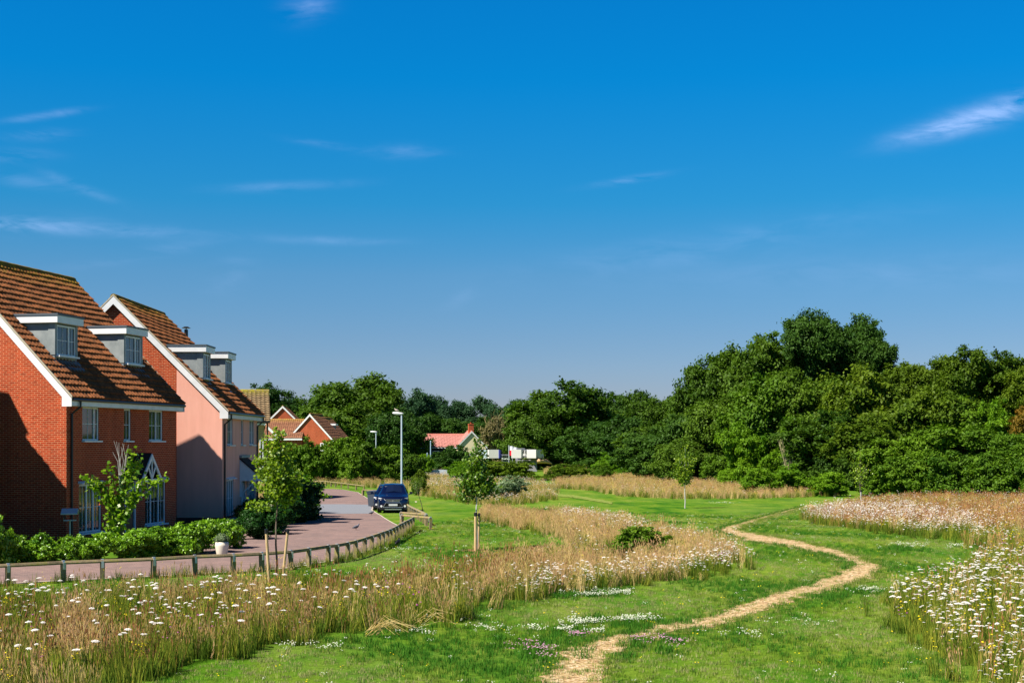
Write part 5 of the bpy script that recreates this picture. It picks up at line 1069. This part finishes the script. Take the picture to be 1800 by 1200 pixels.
M1near = wpoly([(-60, 1140), (250, 1120), (480, 1100), (640, 1090), (820, 1070), (822, 1082), (760, 1100), (690, 1106), (640, 1116), (560, 1126), (500, 1138), (430, 1152), (330, 1176), (230, 1206), (200, 1260), (-60, 1260)])
M2 = wpoly([(820, 1072), (850, 1040), (860, 1003), (960, 985), (1000, 975), (1005, 955), (970, 940), (900, 928), (850, 915), (842, 906), (870, 900), (930, 912), (1000, 905), (1060, 915), (1130, 935), (1200, 948), (1260, 962), (1298, 982), (1290, 1000), (1240, 1014), (1170, 1026), (1080, 1034), (980, 1044), (900, 1056)])
M2edge = wpoly([(880, 1058), (900, 1046), (980, 1032), (1080, 1020), (1170, 1010), (1240, 998), (1262, 975), (1290, 968), (1302, 985), (1290, 1000), (1240, 1014), (1170, 1026), (1080, 1034), (980, 1044)])
M2top = wpoly([(980, 905), (1060, 915), (1130, 935), (1200, 948), (1260, 962), (1220, 965), (1120, 950), (1040, 935), (985, 925)])
M3 = wpoly([(1420, 905), (1470, 893), (1520, 884), (1600, 878), (1850, 872), (1900, 900), (1900, 980), (1800, 985), (1725, 965), (1690, 952), (1620, 946), (1550, 938), (1480, 926), (1430, 918)])
M3w = wpoly([(1420, 905), (1470, 893), (1600, 895), (1700, 915), (1740, 960), (1690, 952), (1620, 946), (1550, 938), (1480, 926), (1430, 918)])
M4 = wpoly([(1700, 1010), (1730, 985), (1760, 975), (1900, 975), (1900, 1300), (1790, 1300), (1740, 1215), (1690, 1172), (1640, 1140), (1590, 1118), (1565, 1095), (1570, 1065), (1620, 1035)])
M5 = wpoly([(975, 858), (1040, 862), (1100, 873), (1200, 877), (1300, 877), (1470, 872), (1480, 860), (1440, 850), (1350, 840), (1230, 832), (1100, 826), (1040, 842), (980, 848)])
M5b = wpoly([(960, 840), (1090, 828), (1240, 832), (1180, 818), (1060, 818), (960, 828)])
M6 = wpoly([(745, 872), (800, 880), (870, 893), (975, 878), (975, 860), (940, 850), (840, 846), (800, 832), (745, 832)])
M7 = wpoly([(550, 850), (720, 862), (720, 850), (640, 848), (550, 846)])
c1 = lambda s: s
gold = np.array([at(px, py) for px, py in zip(RNG.normal(138, 17, 80), RNG.uniform(1090, 1190, 80))])
scatter('meadow_grass', [
    ('green', samp(M1, 24), .95, .32), ('straw', thin(samp(M1, 10), .9, 1, 0), .95, .32), ('rust', thin(samp(M1, 14), .6, 2, .0), .95, .3), ('green', samp(M1near, 16), 1.05, .3), ('straw', gold, 1.35, .2),
    ('green', samp(M2, 12), .72, .25), ('straw', thin(samp(M2, 15), .7, 6, -.5), .95, .32), ('rust', thin(samp(M2, 3.5), .5, 3, .1), .85, .3), ('green', thin(samp(M2, 12), .6, 11, .3), 1.0, .2),
    ('green', samp(M4, 34), .85, .3), ('straw', samp(M4, 1.8), .85, .3), ('rust', samp(M4, 2), .9, .3)], 'long green and straw coloured grasses of the nearer wildflower strips')
scatter('meadow_grass', [
    ('green', samp(M3, 10), .85, .25), ('straw', samp(M3, 2), .95, .3), ('rust', thin(samp(M3, 17), .35, 5, -.4), .95, .25),
    ('green', samp(M5, 4.4), 1.1, .3), ('straw', samp(M5, 3.6), 1.2, .35), ('rust', thin(samp(M5, 2.4), .2, 3, -.1), 1.1, .3), ('straw', samp(M5b, 1.3), 1.6, .4), ('green', samp(M5b, .7), 1.5, .4),
    ('green', samp(M6, 6), 1.1, .35), ('straw', samp(M6, 2.6), 1.1, .35), ('straw', samp(M7, 1.4), 1.2, .3), ('green', samp(M7, 2.4), 1.1, .3)], 'straw and rust coloured grasses of the farther meadow')
scatter('wild_flowers', [('umbel', thin(samp(M1, 1.7), .8, 7, .2), .85, .2), ('yellow', samp(M1, .9), .9, .2), ('purple', samp(M1, .25), .95, .2),
    ('umbel', thin(samp(M2edge, 22), 1.0, 8, -.5), .85, .2), ('umbel', thin(samp(M2top, 8), 1.0, 8, -.2), .95, .15), ('umbel', thin(samp(M2, 1.0), .8, 9, .2), .95, .1), ('purple', samp(M2edge, .8), .8, .2), ('yellow', samp(M2, .5), .8, .2),
    ('umbel', thin(samp(M3w, 13), .9, 2, -.3), .92, .2), ('umbel', samp(M3, .9), 1.05, .15), ('yellow', samp(M3, .35), 1.1, .2), ('umbel', samp(M4, 5.5), .88, .2), ('yellow', samp(M4, 1.6), 1.0, .2), ('purple', samp(M4, .3), 1.0, .2),
    ('umbel', thin(samp(M5, .5), .3, 4, .2), 1.1, .2), ('yellow', samp(M5, .8), 1.1, .2), ('umbel', thin(samp(M6, 3), .2, 4, 0), 1.1, .2), ('yellow', samp(M6, .5), 1.1, .2)], 'white, yellow and purple wild flowers through the meadow strips')
# lawn
lawnpoly = wpoly([(-120, 1036), (462, 1008), (560, 997), (660, 970), (735, 925), (860, 905), (1100, 900), (1300, 905), (1420, 895), (1950, 900), (2100, 1300), (-300, 1300)])
ex = [M1, M2, M3, M4]
def lmask(x, y):
    k = (y > 15.5) & (np.abs(x) < y*.38+.5)
    for e_ in ex: k &= ~inpoly(x, y, e_)
    k &= ~inpoly(x, y, ROADPOLY)
    dp = np.full(len(x), 9.)
    pin = inpoly(x, y, PATHPOLY); k &= ~(pin & (vnoise(x, y, 5.0, 3) < .70)); return k
def dsel(p, f_): return p[RNG.uniform(0, 1, len(p)) < f_(p[:, 1])]
L0 = samp(lawnpoly, 46, lmask); L0 = dsel(L0, lambda y: np.clip((30/y)**1.6, 0, 1)); 
vn = vnoise(L0[:, 0], L0[:, 1]*.5, 1.1, 4)+RNG.normal(0, .3, len(L0))
scatter('lawn_grass', [('lawn', L0[(vn > -.35) & (vn < .22)], 1.0, .25), ('lawnd', L0[vn <= -.35], 1.0, .25), ('lawny', L0[vn >= .22], 1.0, .25)], 'short mown grass blades of the near lawn')
def band(P, w, dens):
    out = []
    for a_, b_ in zip(P, P[1:]):
        L = math.dist(a_, b_); n = RNG.poisson(L*dens); t = RNG.uniform(0, 1, n); out.append(np.column_stack([a_[0]+(b_[0]-a_[0])*t, a_[1]+(b_[1]-a_[1])*t])+RNG.normal(0, w, (n, 2)))
    return np.concatenate(out)
PAl = [tuple(p) for p in PA[::4]]; PBl = [tuple(p) for p in PB[::4]]
def ell(px, py, wx, wy, n):
    out = []; n = int(n*.34)+1
    while len(out) < n:
        cx, cy = px+RNG.normal(0, wx*.62), py+RNG.normal(0, wy*.6)
        for _ in range(min(14, n-len(out))): out.append(at(cx+RNG.normal(0, wx*.22), cy+RNG.normal(0, wy*.25)))
    return np.array(out)
scatter('edge_grass', [('lawnd', band(PAl, .08, 9), 1.1, .4), ('lawn', band(PBl, .12, 14), 1.2, .4), ('lawny', band(PBl, .22, 18), 1.1, .3), ('lawny', band(PAl, .22, 18), 1.1, .3), ('lawn', band(PAl, .16, 7), 1.1, .3), ('longgrass', band(FW, .10, 16), .75, .3), ('yellow', band(FW, .12, 1.2), .6, .2), ('longgrass', band([(x-.1, y-.3) for x, y in M1[:9]], .25, 6), .9, .3)], 'ragged grass tufts along the path edges and under the knee rail')
scatter('clover_flowers', [('clover', ell(1042, 1044, 55, 5, 420), 1.1, .2), ('clover', ell(1085, 1093, 66, 6, 420), 1.1, .2), ('clover', ell(985, 1112, 50, 6, 160), 1.1, .2), ('pclover', ell(945, 1140, 55, 22, 120), 1.1, .2), ('pclover', ell(1160, 1130, 50, 14, 110), 1.1, .2), ('pclover', ell(1010, 1122, 30, 4, 50), 1.1, .2),
    ('clover', ell(850, 1110, 90, 12, 120), 1., .2), ('clover', ell(560, 1140, 120, 14, 90), 1., .2), ('clover', ell(1340, 1110, 120, 12, 90), 1., .2), ('clover', ell(1540, 1040, 60, 6, 120), 1., .2), ('clover', ell(1600, 960, 60, 4, 160), 1., .2), ('clover', ell(1690, 960, 40, 4, 80), 1., .2),
    ('clover', ell(760, 1085, 90, 10, 120), 1., .2), ('clover', ell(1270, 885, 50, 3, 80), 1.2, .2), ('clover', ell(820, 967, 120, 3, 90), 1., .2), ('lawnd', ell(1042, 1046, 60, 8, 300), 1.3, .3), ('lawnd', ell(1085, 1096, 70, 9, 300), 1.3, .3), ('lawnd', ell(945, 1140, 65, 26, 300), 1.3, .3), ('lawnd', ell(1160, 1130, 55, 18, 250), 1.3, .3),
    ('lawnd', ell(1590, 965, 50, 6, 300), 1.2, .3), ('lawnd', ell(1500, 1045, 60, 6, 200), 1.2, .3), ('ydot', samp(lawnpoly, .35, lmask), 1.0, .2), ('clover', samp(lawnpoly, .5, lmask), .9, .2)], 'white and pink clover patches and tiny yellow flowers in the lawn')
# single wild carrots standing above the near strips
def carrot_proto():
    g2 = random.Random(2); m = MB(); m.tube([(0, 0, 0), (.01, 0, .35), (0, .01, .7)], [.0045, .004, .003], 5)
    for k in range(6):
        a_ = k*1.05; z = .12+.08*k; m.tube([(0, 0, z), (math.cos(a_)*.08, math.sin(a_)*.08, z+.08)], [.003, .001], 3)
    st = m.build('wild_carrot', GR)
    V, Fc = [], []
    for i in range(34):
        q = math.sqrt((i+.5)/34); a_ = i*2.4; disc(V, Fc, (math.cos(a_)*.05*q, math.sin(a_)*.05*q, .715+.016*(1-q*q)+g2.uniform(-.003, .003)), .0105, 6, .6)
    for i in range(12):
        a_ = i*.524; V2 = [(0, 0, .69), (math.cos(a_)*.04, math.sin(a_)*.04, .71), (math.cos(a_+.1)*.04, math.sin(a_+.1)*.04, .71)]; o_ = len(V); V += V2; Fc.append((o_, o_+1, o_+2))
    h = MB(); h.add(V, Fc); hd = h.build('flower_head', WF, st); return st
cp0 = carrot_proto(); first = True
nearL = samp(wpoly([(-20, 1075), (420, 1060), (520, 1075), (760, 1060), (800, 1080), (640, 1112), (430, 1146), (300, 1175), (190, 1225), (-20, 1230)]), 3.2); RNG.shuffle(nearL); nearL = nearL[:150]
nearR = samp(wpoly([(1720, 1020), (1800, 1010), (1810, 1230), (1760, 1210), (1690, 1168), (1640, 1136), (1590, 1114), (1572, 1090), (1600, 1060)]), 16); RNG.shuffle(nearR); nearR = nearR[:150]
hd0 = kids(cp0)[0]
for gi_, (pts_, lab, grp) in enumerate(((nearL, 'white wild carrot flower head in the long grass strip at the lower left', 'wild carrots of the left strip'), (nearR, 'white wild carrot flower head in the flower clump at the lower right', 'wild carrots of the right clump'))):
    for x, y in pts_:
        if first: o, h_ = cp0, hd0; first = False
        else:
            o = cp0.copy(); COL.objects.link(o); h_ = hd0.copy(); COL.objects.link(h_); h_.parent = o
        s = random.uniform(.75, 1.1); w_ = random.uniform(.6, 1.15); o.location = g3(x, y); o.scale = (w_, w_, s); o.rotation_euler = (random.gauss(0, .10), random.gauss(0, .10), random.uniform(0, 6.28)); tag(o, lab, 'wild flower', grp)

for px, py, n_, lab in ((655, 1118, 26, 'bundle of pale fallen stalks lying out of the left flower strip'), (735, 1102, 12, 'smaller clump of bent dry stalks at the edge of the left flower strip')):
    mb = MB()
    for k in range(n_):
        a_ = random.gauss(.25, .7); l = random.uniform(.4, .85); e_ = Vector((math.cos(a_)*l, random.uniform(-.25, .1), random.uniform(.03, .3))); p0 = Vector((random.uniform(-.15, .1), random.uniform(-.1, .1), random.uniform(0, .15)))
        mb.tube([p0, p0.lerp(e_, .5)+Vector((0, 0, random.uniform(.08, .25))), e_], [.006, .005, .003], 4)
    o = mb.build('dry_stalks', STR, None, at3(px, py)); tag(o, lab, 'dry plant')
